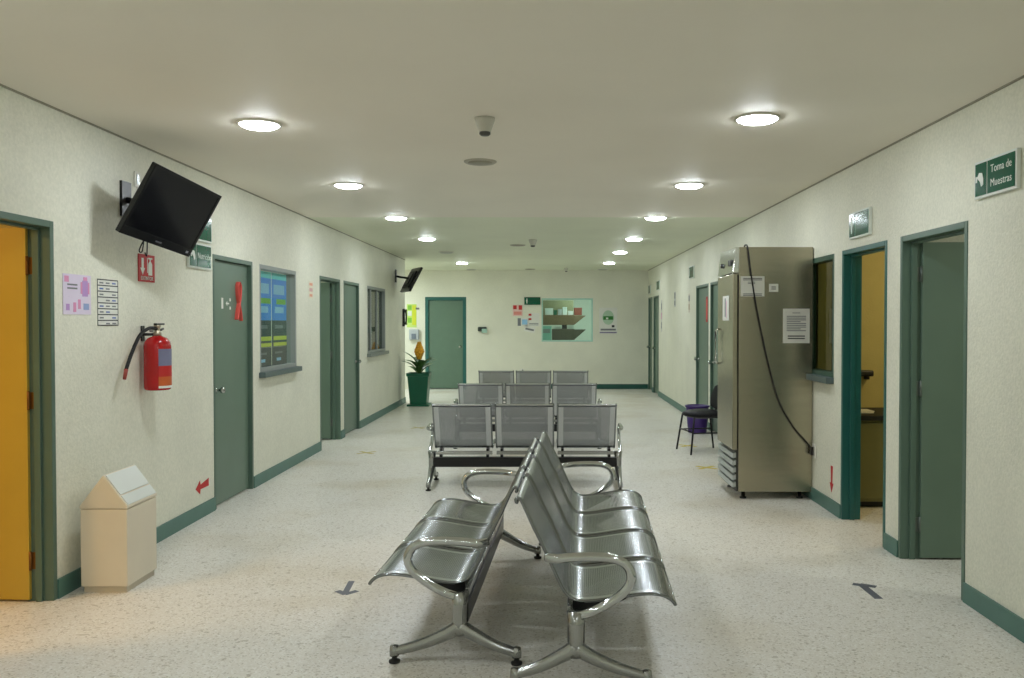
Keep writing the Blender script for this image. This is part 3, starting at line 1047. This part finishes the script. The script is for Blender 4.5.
# ------------------------------------------------------------------ swing-top bin
t = thing('swing_top_bin', 'cream metal bin with gabled swing top by the left wall', 'waste bin', (-2.458, 4.95, 0))
x0, x1, y0, y1 = -0.13, 0.13, -0.18, 0.18
MB().box(x0 + 0.012, x1 - 0.012, y0 + 0.012, y1 - 0.012, 0, 0.035).build('plinth', t, mat('bin_plinth', srgb(200, 190, 168), rough=0.5))
MB().box(x0, x1, y0, y1, 0.035, 0.465).build('body', t, BINW, bevel=0.006)
MB().prism([(x0 - 0.003, 0.468), (x1 + 0.003, 0.468), (x1 + 0.003, 0.482), (0, 0.655), (x0 - 0.003, 0.482)], 'y', y0 - 0.002, y1 + 0.002).build('hood', t, BINW, bevel=0.004)
sl = Vector((x1, 0, -0.173)).normalized()
nn = Vector((0.173, 0, x1)).normalized()


def slope_panel(a, b, off):
    top = Vector((0, 0, 0.655))
    m = MB()
    ps = []
    for q in (off, off + 0.006):
        for d in (a, b):
            for yy in (y0 + 0.01, y1 - 0.008):
                p = top + sl * d + nn * q
                ps.append((p.x, yy, p.z))
    m.add(ps, [(0, 1, 3, 2), (4, 6, 7, 5), (0, 4, 5, 1), (2, 3, 7, 6), (0, 2, 6, 4), (1, 5, 7, 3)])
    return m


slope_panel(0.008, 0.142, 0.001).build('swing_flap', t, FLAP, bevel=0.002)
slope_panel(0.150, 0.212, 0.001).build('lower_lip', t, FLAP, bevel=0.002)

# ------------------------------------------------------------------ airport benches
PITCH, SW = 0.557, 0.518
PROF = [(0.004, 0.752), (0.0, 0.765), (0.012, 0.772), (0.026, 0.755), (0.045, 0.715), (0.072, 0.655), (0.10, 0.60), (0.128, 0.54), (0.155, 0.48), (0.18, 0.425),
        (0.203, 0.385), (0.232, 0.357), (0.27, 0.346), (0.33, 0.349), (0.39, 0.358), (0.45, 0.368), (0.51, 0.377), (0.565, 0.380), (0.61, 0.373), (0.642, 0.356), (0.66, 0.335)]


def build_bench(n, label, loc, rotz, group=None, group_cat='bench'):
    """local frame: seats run along +x, sitters look towards -y; u of the profile is -y"""
    t = thing('airport_bench', label, 'bench', loc, rotz, group)
    W = n * PITCH
    prof = smooth_path([(0, -u, z) for u, z in PROF], 3)
    L = [0.0]
    for i in range(1, len(prof)):
        L.append(L[-1] + (prof[i] - prof[i - 1]).length)
    for k in range(n):
        xa = k * PITCH + (PITCH - SW) / 2
        xb = xa + SW
        m = MB()
        cols = 6
        for th, flip in ((0.0, False), (0.0035, True)):
            vs, fs, uvs = [], [], []
            for i, p in enumerate(prof):
                tdir = (prof[min(i + 1, len(prof) - 1)] - prof[max(i - 1, 0)]).normalized()
                nrm = Vector((0, -tdir.z, tdir.y))
                for j in range(cols + 1):
                    s = j / cols
                    vs.append((xa + (xb - xa) * s, p.y + nrm.y * th, p.z + nrm.z * th))
            for i in range(len(prof) - 1):
                for j in range(cols):
                    q = (i * (cols + 1) + j, i * (cols + 1) + j + 1, (i + 1) * (cols + 1) + j + 1, (i + 1) * (cols + 1) + j)
                    u0, u1 = SW * j / cols, SW * (j + 1) / cols
                    uvs.append([(u0, L[i]), (u1, L[i]), (u1, L[i + 1]), (u0, L[i + 1])])
                    fs.append(q)
            m.add(vs, fs, True, uvs)
        me = m.build('seat_shell', t, PERF)
        for x in (xa, xb):
            MB().tube([(x, p.y, p.z - 0.001) for p in prof], 0.0075, 8, up=(1, 0, 0)).build('side_rail', me, mat('rail_steel', srgb(128, 132, 134), rough=0.12, metal=1.0))
        # front and top rolled edges
        MB().tube([(xa, prof[0].y, prof[0].z), (xb, prof[0].y, prof[0].z)], 0.007, 8).build('top_edge', me, mat('edge_dark_reflection', srgb(96, 98, 100), rough=0.3, metal=0.8))  # dark reflection along the top edge is put into its colour
        MB().tube([(xa, prof[-1].y, prof[-1].z), (xb, prof[-1].y, prof[-1].z)], 0.006, 8).build('front_edge', me, CHROME)
        # black support bracket under each joint
        for x in (xa + 0.045, xb - 0.045):
            b = MB()
            b.prism([(-0.235, 0.342), (-0.30, 0.338), (-0.46, 0.360), (-0.46, 0.348), (-0.30, 0.262), (-0.235, 0.262)], 'x', x - 0.012, x + 0.012)
            b.build('support_bracket', me, BLACKM)
        MB().box(xa, xb, -0.232, -0.212, 0.290, 0.322).build('support_rail', me, CAST, bevel=0.003)
    MB().box(0.0, W, -0.285, -0.215, 0.175, 0.262).build('beam', t, BLACKM, bevel=0.004)
    for s, xe in ((1, 0.0), (-1, W)):
        xl = xe - s * 0.018
        lg = MB()
        # column and two splayed feet
        lg.tube([(xl, -0.25, 0.315), (xl, -0.25, 0.25), (xl, -0.25, 0.17), (xl, -0.25, 0.13)], [0.038, 0.032, 0.030, 0.034], 12, flat=1.0)
        for d in (-1, 1):
            end = -0.25 + (0.25 if d > 0 else -0.29)
            pth = smooth_path([(xl, -0.25, 0.165), (xl, -0.25 + d * 0.07, 0.125), (xl, (-0.25 + end) / 2 + d * 0.03, 0.082), (xl, end, 0.050)], 5)
            k = len(pth)
            lg.tube(pth, [0.033 - 0.014 * i / (k - 1) for i in range(k)], 10)
            lg.lathe([(0.021, 0.030), (0.022, 0.050), (0.019, 0.074), (0.006, 0.078)], (xl, end, 0), 14)
        leg = lg.build('leg', t, CAST)
        for d in (-1, 1):
            end = -0.25 + (0.25 if d > 0 else -0.29)
            MB().lathe([(0.024, 0.0), (0.025, 0.010), (0.012, 0.014), (0.010, 0.034)], (xl, end, 0), 14).build('levelling_foot', leg, RUB)
        xa = xe - s * 0.042
        ap = smooth_path([(xa + s * 0.03, -0.235, 0.29), (xa, -0.30, 0.315), (xa, -0.38, 0.355), (xa, -0.45, 0.41), (xa, -0.474, 0.46), (xa, -0.458, 0.510), (xa, -0.41, 0.537), (xa, -0.34, 0.545),
                          (xa, -0.24, 0.543), (xa, -0.17, 0.536), (xa + s * 0.03, -0.128, 0.534)], 5)
        arm = MB().tube(ap, 0.0155, 12, flat=1.25, up=(1, 0, 0)).build('armrest', t, CHROME)
    return t


def bench_origin(px, py, ang, W, side):
    return (px, py, 0)


# near pair, back to back: right one looks right (+X), left one looks left (-X)
# facing +X: local -y -> +X  => rotz = +90; local +x -> +Y
a_r = R(90 - 2.4)
build_bench(4, 'nearest four-seat steel bench, seats facing the steel refrigerator side', (-0.136, 3.56, 0), a_r)
# facing -X: rotz = -90, local +x -> -Y, so its origin sits at the far end
a_l = R(-90 - 2.4)
W3 = 3 * PITCH
build_bench(3, 'three-seat steel bench, seats facing the left wall with the bin', (-0.139 + W3 * math.sin(R(2.4)), 3.79 + W3 * math.cos(R(2.4)), 0), a_l)
# rows looking at the far wall: local -y -> +Y => rotz 180, local +x -> -X
rowA = build_bench(3, 'three-seat steel bench facing away, the one just beyond the back-to-back pair', (-0.215 + W3 / 2, 7.68, 0), R(180), 'benches in rows facing the far wall')
dup(rowA, (-0.25 + W3 / 2, 10.25, 0), None, 'three-seat steel bench facing away, the middle one of three rows', None)
dup(rowA, (-0.225 + W3 / 2, 12.95, 0), None, 'three-seat steel bench facing away, the row closest to the far wall', None)

# ------------------------------------------------------------------ refrigerator
t = thing('steel_refrigerator', 'tall stainless steel upright refrigerator against the right wall', 'refrigerator', (1.89, 7.62, 0))
o = (1.89, 7.62, 0)
MB(o).box(1.602, 2.226, 7.30, 7.95, 0.065, 2.13).build('body', t, STEEL, bevel=0.004)
MB(o).box(1.592, 1.602, 7.315, 7.935, 0.43, 1.90).build('gasket', t, RUB)
d = MB(o).box(1.552, 1.592, 7.30, 7.95, 0.42, 1.905).build('door', t, STEEL, bevel=0.006)
h = MB(o)
h.tube([(1.548, 7.89, 1.12), (1.520, 7.89, 1.14), (1.520, 7.89, 1.42), (1.548, 7.89, 1.44)], 0.011, 8)
h.build('handle', d, STEELB)
c = MB(o).prism([(1.552, 1.915), (1.602, 1.915), (1.602, 2.13), (1.575, 2.13)], 'y', 7.30, 7.95).build('control_panel', t, STEELB, bevel=0.003)
g = MB(o)
g.box(1.550, 1.562, 7.40, 7.50, 1.98, 2.03)
g.build('thermostat_display', c, BLACK)
MB(o).lathe([(0.02, -0.012), (0.02, 0.012), (0.001, 0.013)], (1.556, 7.78, 2.0), 12, 'x').build('dial', c, BLACK)
g = MB(o)
for i in range(5):
    z = 0.10 + i * 0.062
    g.prism([(1.556, z), (1.602, z + 0.012), (1.602, z + 0.052), (1.560, z + 0.040)], 'y', 7.31, 7.94)
g.build('louvre_grille', t, ALU)
MB(o).box(1.585, 1.602, 7.30, 7.95, 0.07, 0.42).build('grille_backing', t, mat('grille_dark', srgb(50, 50, 46), rough=0.6))
for xx in (1.66, 2.14):
    for yy in (7.37, 7.88):
        MB(o).lathe([(0.03, 0.0), (0.03, 0.012), (0.016, 0.016), (0.016, 0.065)], (xx, yy, 0), 14).build('foot', t, BLACKM)
cord = smooth_path([(1.68, 7.45, 2.132), (1.665, 7.36, 2.150), (1.672, 7.288, 2.12), (1.70, 7.285, 1.90), (1.745, 7.285, 1.63), (1.80, 7.285, 1.36), (1.86, 7.285, 1.10), (1.94, 7.285, 0.83),
                    (2.06, 7.285, 0.62), (2.16, 7.27, 0.50), (2.205, 7.25, 0.44)], 6)
cd = MB(o).tube(cord, 0.0065, 8).build('power_cord', t, RUB)
MB(o).box(2.195, 2.214, 7.225, 7.275, 0.385, 0.455).build('plug', cd, BLACK, bevel=0.004)
t = thing('wall_outlet', 'outlet plate on the right wall beside the refrigerator base', 'outlet', (XR, 7.24, 0.42), RROT)
MB().box(-0.04, 0.04, -0.012, -0.001, -0.06, 0.06).build('plate', t, WHITE, bevel=0.003)
MB().box(-0.02, 0.02, -0.016, -0.011, -0.035, 0.035).build('socket', t, mat('socket_grey', srgb(160, 160, 150), rough=0.4))


def lines(n, z0, z1, x0=0.1, x1=0.9, m=INKG, fill=0.45):
    out = []
    for i in range(n):
        z = z1 - (z1 - z0) * (i + 1) / n
        out.append((x0, x1 - (0.2 if i % 4 == 3 else 0), z, z + (z1 - z0) / n * fill, m))
    return out


sheet('taped_notice', 'square-ish white notice taped at the refrigerator side top left', 'notice', 'F', 0, 0, 0.20, 0.17, PAPER,
      lines(2, 0.8, 0.95, m=INK) + lines(2, 0.62, 0.76, 0.3, 0.6) + lines(2, 0.04, 0.18, m=INK), loc=(1.716, 7.299, 1.80), rotz=0)
sheet('taped_notice', 'tiny white label near the top of the refrigerator side', 'notice', 'F', 0, 0, 0.078, 0.068, PAPER,
      lines(3, 0.3, 0.75, 0.25, 0.75, INK), loc=(1.893, 7.299, 1.787), rotz=0)
sheet('taped_notice', 'tall white printed letter taped on the right of the refrigerator side', 'notice', 'F', 0, 0, 0.225, 0.29, PAPER,
      lines(1, 0.87, 0.9, 0.35, 0.65, INK) + lines(9, 0.35, 0.82, 0.14, 0.86) + lines(2, 0.12, 0.26, 0.18, 0.82, INK), loc=(2.085, 7.299, 1.467), rotz=0)
sheet('taped_notice', 'narrow white paper taped on the refrigerator door', 'notice', 'F', 0, 0, 0.26, 0.215, PAPER,
      [(0.35, 0.5, 0.15, 0.9, INKG), (0.58, 0.64, 0.1, 0.8, PINK)], loc=(1.5515, 7.58, 1.62), rotz=RROT)

t = thing('wall_outlet', 'small white outlet plate high on the wall behind the near television', 'outlet', (XL, 5.62, 2.42), LROT)
MB().box(-0.035, 0.035, -0.012, -0.001, -0.05, 0.05).build('plate', t, WHITE, bevel=0.003)
MB().box(-0.015, 0.015, -0.016, -0.011, -0.03, 0.03).build('socket', t, ALU)

# ------------------------------------------------------------------ black chair and purple bin
t = thing('black_chair', 'black padded chair with thin tube legs beyond the refrigerator', 'chair', (1.78, 10.02, 0), R(-78.5))
# local: sitter looks towards -y
P = mat('black_vinyl', srgb(13, 13, 19), rough=0.5, spec=0.25)
m = MB()
m.ball((0, 0, 0.44), (0.225, 0.235, 0.055), 28, 12)
m.build('seat', t, P)
m = MB()
vs, fs = [], []
nx, nz = 12, 10
for side in (0, 1):
    for i in range(nz + 1):
        for j in range(nx + 1):
            a, b = (j / nx * 2 - 1), (i / nz * 2 - 1)
            sx = a * math.sqrt(1 - 0.45 * b * b) * 0.215
            sz = b * math.sqrt(1 - 0.45 * a * a) * 0.155
            edge = max(0.0, 1 - max(abs(a), abs(b)) ** 4)
            yy = 0.235 + 0.03 * b - 0.04 * a * a + (0.022 if side else -0.022) * edge
            vs.append((sx, yy, 0.63 + sz))
n1 = (nx + 1) * (nz + 1)
for side in (0, 1):
    for i in range(nz):
        for j in range(nx):
            q = side * n1 + i * (nx + 1) + j
            fs.append((q, q + 1, q + nx + 2, q + nx + 1))
m.add(vs, fs, True)
m.build('backrest', t, P)
for sx in (-1, 1):
    m = MB()
    m.tube([(sx * 0.19, -0.17, 0.42), (sx * 0.235, -0.225, 0.0)], 0.011, 10)
    m.build('leg', t, BLACKM)
    m = MB()
    m.tube([(sx * 0.19, 0.17, 0.42), (sx * 0.235, 0.235, 0.0)], 0.011, 10)
    m.build('leg', t, BLACKM)
    m = MB()
    m.tube(smooth_path([(sx * 0.17, 0.05, 0.415), (sx * 0.17, 0.20, 0.42), (sx * 0.165, 0.245, 0.50), (sx * 0.16, 0.25, 0.60)]), 0.010, 8)
    m.build('back_support', t, BLACKM)
    MB().tube([(sx * 0.212, -0.20, 0.24), (sx * 0.212, 0.20, 0.24)], 0.008, 8).build('stretcher', t, BLACKM)
MB().tube([(-0.212, -0.197, 0.25), (0.212, -0.197, 0.25)], 0.008, 8).build('stretcher', t, BLACKM)

t = thing('purple_bin', 'purple plastic waste bin on the floor behind the black chair', 'waste bin', (2.02, 11.75, 0))
PP = mat('purple_plastic', srgb(62, 34, 110), rough=0.4)
MB().lathe([(0.12, 0.0), (0.125, 0.01), (0.155, 0.36), (0.148, 0.36), (0.118, 0.02), (0.001, 0.018)], (0, 0, 0), 28).build('body', t, PP)
MB().lathe([(0.156, 0.345), (0.166, 0.35), (0.166, 0.37), (0.150, 0.37), (0.150, 0.36)], (0, 0, 0), 28).build('rim', t, PP)

# ------------------------------------------------------------------ potted plant
t = thing('potted_plant', 'leafy plant in tall green square planter at the left recess corner', 'plant', (-2.32, 15.55, 0))
POT = mat('pot_green', srgb(14, 96, 70), rough=0.35)
m = MB()


def ring(w, z):
    return [(-w, -w, z), (w, -w, z), (w, w, z), (-w, w, z)]


vs = ring(0.15, 0.0) + ring(0.195, 0.0) + ring(0.195, 0.035) + ring(0.145, 0.04) + ring(0.185, 0.53) + ring(0.20, 0.535) + ring(0.205, 0.59) + ring(0.185, 0.59) + ring(0.175, 0.52)
fs = []
for i in range(8):
    for k in range(4):
        fs.append((i * 4 + k, i * 4 + (k + 1) % 4, (i + 1) * 4 + (k + 1) % 4, (i + 1) * 4 + k))
fs.append((32, 33, 34, 35))
fs.append((3, 2, 1, 0))
m.add(vs, fs)
m.build('pot', t, POT)
MB().box(-0.178, 0.178, -0.178, 0.178, 0.50, 0.555).build('soil', t, mat('soil', srgb(52, 40, 30), rough=0.9, noise=0.3, scale=40))
LEAF = mat('leaf_green', srgb(74, 112, 58), rough=0.4, noise=0.25, scale=8)


def leaf(mb, base, ang, length, width, rise, droop):
    n = 8
    vs, fs = [], []
    for i in range(n + 1):
        s = i / n
        r = length * s * math.cos(rise * (1 - s * 0.5))
        z = length * (math.sin(rise) * s - droop * s * s)
        w = width * math.sin(math.pi * min(1, 0.08 + s * 0.92)) ** 0.8
        for q, dz in ((-1, 0.3), (0, 0), (1, 0.3)):
            vs.append((base[0] + r * math.cos(ang) - q * w * math.sin(ang), base[1] + r * math.sin(ang) + q * w * math.cos(ang), base[2] + z + dz * w))
    for i in range(n):
        for k in (0, 1):
            a = i * 3 + k
            fs.append((a, a + 1, a + 4, a + 3))
    mb.add(vs, fs, True)


for i in range(15):
    m = MB()
    ang = i * 2.399
    ln = random.uniform(0.26, 0.42)
    leaf(m, (0.02 * math.cos(ang), 0.02 * math.sin(ang), 0.555 + 0.012 * i), ang, ln, random.uniform(0.045, 0.07), random.uniform(0.8, 1.3), random.uniform(0.15, 0.6))
    m.build('leaf', t, LEAF)
m = MB().tube([(0, 0, 0.55), (0.01, 0, 0.75), (0.0, 0, 0.92)], 0.012, 8)
st = m.build('stem', t, LEAF)
m = MB()
for i in range(8):
    z = 0.86 + i * 0.036
    w = 0.085 * (1 - abs(i - 3.2) / 6.5)
    for k in range(7):
        a = k * 2 * math.pi / 7 + i * 0.4
        m.ball((w * 0.6 * math.cos(a), w * 0.6 * math.sin(a), z), (w * 0.55, w * 0.55, 0.035), 8, 6)
m.build('flower_spike', t, mat('flower_orange', srgb(246, 176, 44), rough=0.5, noise=0.1, scale=30))

# ------------------------------------------------------------------ tape marks on the floor
TG = C('grey_tape', 92, 96, 106, 0.5)
TY = C('yellow_tape', 206, 186, 60, 0.5)


def floor_pt(x, y):
    Y = 1300.5 / (y - 322)
    return ((x - 548.5) * Y / 867, Y)


def floor_marks(name, label, cat, strips, m, w):
    mb = MB()
    lvl = 0
    for a, b in strips:
        a, b = Vector(a), Vector(b)
        d = (b - a).normalized()
        n = Vector((-d.y, d.x)) * w / 2
        pts = [a - n, b - n, b + n, a + n]
        mb.prism([tuple(p) for p in pts], 'z', 0.0003, 0.0012 + lvl * 0.0003)
        lvl += 1
    o = mb.build(name, None, m)
    tag(o, label, cat)


def px(a, b):
    return (floor_pt(*a), floor_pt(*b))


floor_marks('floor_arrow', 'grey tape arrow on the floor left of the back-to-back benches', 'arrow sticker',
            [px((350.5, 582.6), (343.5, 595.5)), px((336, 592.5), (344.5, 596)), px((356, 592.5), (343.5, 596))], TG, 0.035)
floor_marks('floor_arrow', 'grey tape arrow on the floor before the near right doorway', 'arrow sticker',
            [px((863, 586), (881, 600.5)), px((854.5, 585.5), (866, 587)), px((862, 586), (878, 588.5))], TG, 0.045)
for (a, b), lab in (((688, 446), 'yellow tape cross on the floor under the black chair'), ((707, 468), 'yellow tape cross on the floor before the refrigerator grille'),
                    ((366, 453), 'yellow tape cross left of the bench rows, nearer the open door'), ((418, 428), 'faded yellow tape cross left of the second bench row')):
    c = Vector(floor_pt(a, b))
    floor_marks('floor_tape_cross', lab, 'tape mark', [(c + Vector((-0.09, -0.09)), c + Vector((0.09, 0.09))), (c + Vector((-0.09, 0.09)), c + Vector((0.09, -0.09)))],
                TY if a > 600 else C('faded_yellow_tape', 198, 184, 120), 0.045)

# ------------------------------------------------------------------ counter in the ochre room, right side
t = thing('reception_counter', 'olive counter with a dark worktop inside the teal-framed doorway', 'counter', (3.3, 7.27, 0))
o = (3.3, 7.27, 0)
OL = mat('olive_laminate', srgb(120, 118, 72), rough=0.45, noise=0.05)
MB(o).box(2.47, 4.4, 6.97, 7.59, 0.05, 0.71).build('carcass', t, OL, bevel=0.003)
MB(o).box(2.46, 4.4, 7.02, 7.59, 0.0, 0.05).build('plinth', t, BLACK)
MB(o).box(2.45, 4.42, 6.93, 7.595, 0.71, 0.75).build('worktop', t, mat('worktop_dark', srgb(44, 46, 42), rough=0.6, spec=0.25), bevel=0.004)
for i in range(3):
    d = MB(o).box(2.46 + i * 0.65, 3.08 + i * 0.65, 6.955, 6.97, 0.08, 0.69).build('cabinet_door', t, OL, bevel=0.003)
    MB(o).tube([(2.98 + i * 0.65, 6.935, 0.58), (2.98 + i * 0.65, 6.935, 0.66)], 0.006, 8).build('handle', d, ALU)
m = MB()
for i in range(4):
    m.box(-0.07 + i * 0.004, 0.07 + i * 0.006, -0.10 + i * 0.01, 0.11, 0.001 + i * 0.004, 0.004 + i * 0.004)
o2 = m.build('paper_stack', None, PAPER)
o2.location = (2.60, 7.20, 0.750)
tag(o2, 'loose white papers lying on the dark counter in the ochre room', 'papers')
t = thing('wall_shelf', 'short black shelf bracket on the ochre wall above the counter', 'shelf', (2.78, 7.598, 1.04))
MB().box(-0.16, 0.04, -0.10, 0, -0.012, 0.04).build('board', t, BLACK, bevel=0.012)
MB().box(-0.015, 0.015, -0.06, 0, -0.04, -0.012).build('bracket', t, BLACKM)
# dark green cupboard with shelves behind the right window
t = thing('file_cupboard', 'dark green open cupboard with files behind the right wall window', 'cupboard', (2.62, 7.18, 0))
o = (2.62, 7.18, 0)
GC = mat('cupboard_green', srgb(46, 74, 56), rough=0.5)
MB(o).box(2.385, 2.40, 6.86, 7.30, 0.0, 1.98).build('side_panel', t, GC)
MB(o).box(2.385, 2.42, 7.29, 7.305, 0.0, 1.98).build('side_panel', t, GC)
for z in (0.4, 0.9, 1.14, 1.45, 1.75, 1.965):
    MB(o).box(2.385, 2.425, 6.86, 7.305, z, z + 0.015).build('shelf', t, GC)

# ------------------------------------------------------------------ beyond the counter window, far wall
bx = thing('wall_shelf', 'upper brown shelf with slanted end bracket behind the far window', 'shelf', (0.25, 21.4, 0))
o = (0.25, 21.4, 0)
BR = mat('brown_laminate', srgb(126, 104, 74), rough=0.5, noise=0.08, scale=10)
s20 = 867 / 20.6


def fx(x, Y):
    return (x - 548.5) * Y / 867


def fz(y, Y):
    return 1.5 - (y - 322) * Y / 867


Yr = 20.9
MB(o).box(fx(541, Yr), fx(574, Yr), Yr, Yr + 0.4, fz(325, Yr), fz(315, Yr)).build('board', bx, BR, bevel=0.004)
MB(o).prism([(fx(574, Yr), fz(325, Yr)), (fx(586, Yr), fz(315.5, Yr)), (fx(574, Yr), fz(315.5, Yr))], 'y', Yr + 0.02, Yr + 0.38).build('end_bracket', bx, BR)
MB(o).box(fx(541, Yr), fx(574, Yr), Yr + 0.40, Yr + 0.44, fz(325, Yr), fz(300, Yr)).build('back_board', bx, mat('back_board_olive', srgb(132, 130, 96), rough=0.5))
bx2 = thing('wall_shelf', 'lower dark shelf with slanted end bracket behind the far window', 'shelf', (0.35, 21.2, 0))
o = (0.35, 21.2, 0)
DK = mat('dark_brown_laminate', srgb(92, 84, 68), rough=0.5, noise=0.08, scale=10)
MB(o).box(fx(552, Yr), fx(574, Yr), Yr, Yr + 0.4, fz(340, Yr), fz(329, Yr)).build('board', bx2, DK, bevel=0.004)
MB(o).prism([(fx(574, Yr), fz(340, Yr)), (fx(586, Yr), fz(329.5, Yr)), (fx(574, Yr), fz(329.5, Yr))], 'y', Yr + 0.02, Yr + 0.38).build('end_bracket', bx2, DK)
t = thing('office_machine', 'pale teal machine box at the lower left of the far window', 'machine', (fx(546.5, 20.0), 20.1, 0))
o = (fx(546.5, 20.0), 20.1, 0)
MB(o).box(fx(541, 20.0), fx(551.5, 20.0), 19.95, 20.3, 0.0, fz(326, 20.0)).build('body', t, mat('pale_teal', srgb(150, 206, 190), rough=0.4), bevel=0.01)
MB(o).box(fx(542.5, 20.0), fx(550, 20.0), 19.942, 19.95, fz(333, 20.0), fz(329, 20.0)).build('panel', t, GREYP)
items = [('supply_box', 'white carton at the left of the upper shelf', 'box', 545, 553, 308, 315, SWHITE), ('supply_box', 'small green carton on the upper shelf', 'box', 553.5, 557, 310, 315, POT),
         ('supply_box', 'low grey carton in the middle of the upper shelf', 'box', 558, 562, 309, 315, ALU), ('supply_box', 'tall white carton on the upper shelf', 'box', 562.5, 567, 307, 315, SWHITE),
         ('supply_box', 'white tub near the right of the upper shelf', 'tub', 568, 573, 311, 315, PAPER),
         ('supply_box', 'red-brown case at the right end of the upper shelf', 'case', 574.2, 582, 307.5, 315.2, mat('redbrown', srgb(142, 74, 58), rough=0.5)),
         ('paper_tray', 'white paper tray at the left of the lower shelf', 'tray', 554, 561, 326.8, 329, PAPER), ('paper_tray', 'dark file stand on the lower shelf', 'tray', 562, 567, 324, 329, BLACK),
         ('paper_tray', 'white paper pile at the right of the lower shelf', 'tray', 568, 573.5, 325.5, 329, PAPER)]
for nm, lab, cat, xa, xb, za, zb, mm in items:
    zz = fz(zb, Yr)
    hgt = fz(za, Yr) - zz
    cx = (fx(xa, Yr) + fx(xb, Yr)) / 2
    w = fx(xb, Yr) - fx(xa, Yr)
    t = thing(nm, lab + ' behind the far window', cat, (cx, Yr + 0.15, zz + 0.001))
    MB().box(-w / 2, w / 2, -0.1, 0.12, 0, hgt * 0.85).build('body', t, mm, bevel=0.006)
    MB().box(-w / 2 - 0.003, w / 2 + 0.003, -0.103, 0.123, hgt * 0.8, hgt * 0.97).build('lid', t, mm, bevel=0.004)
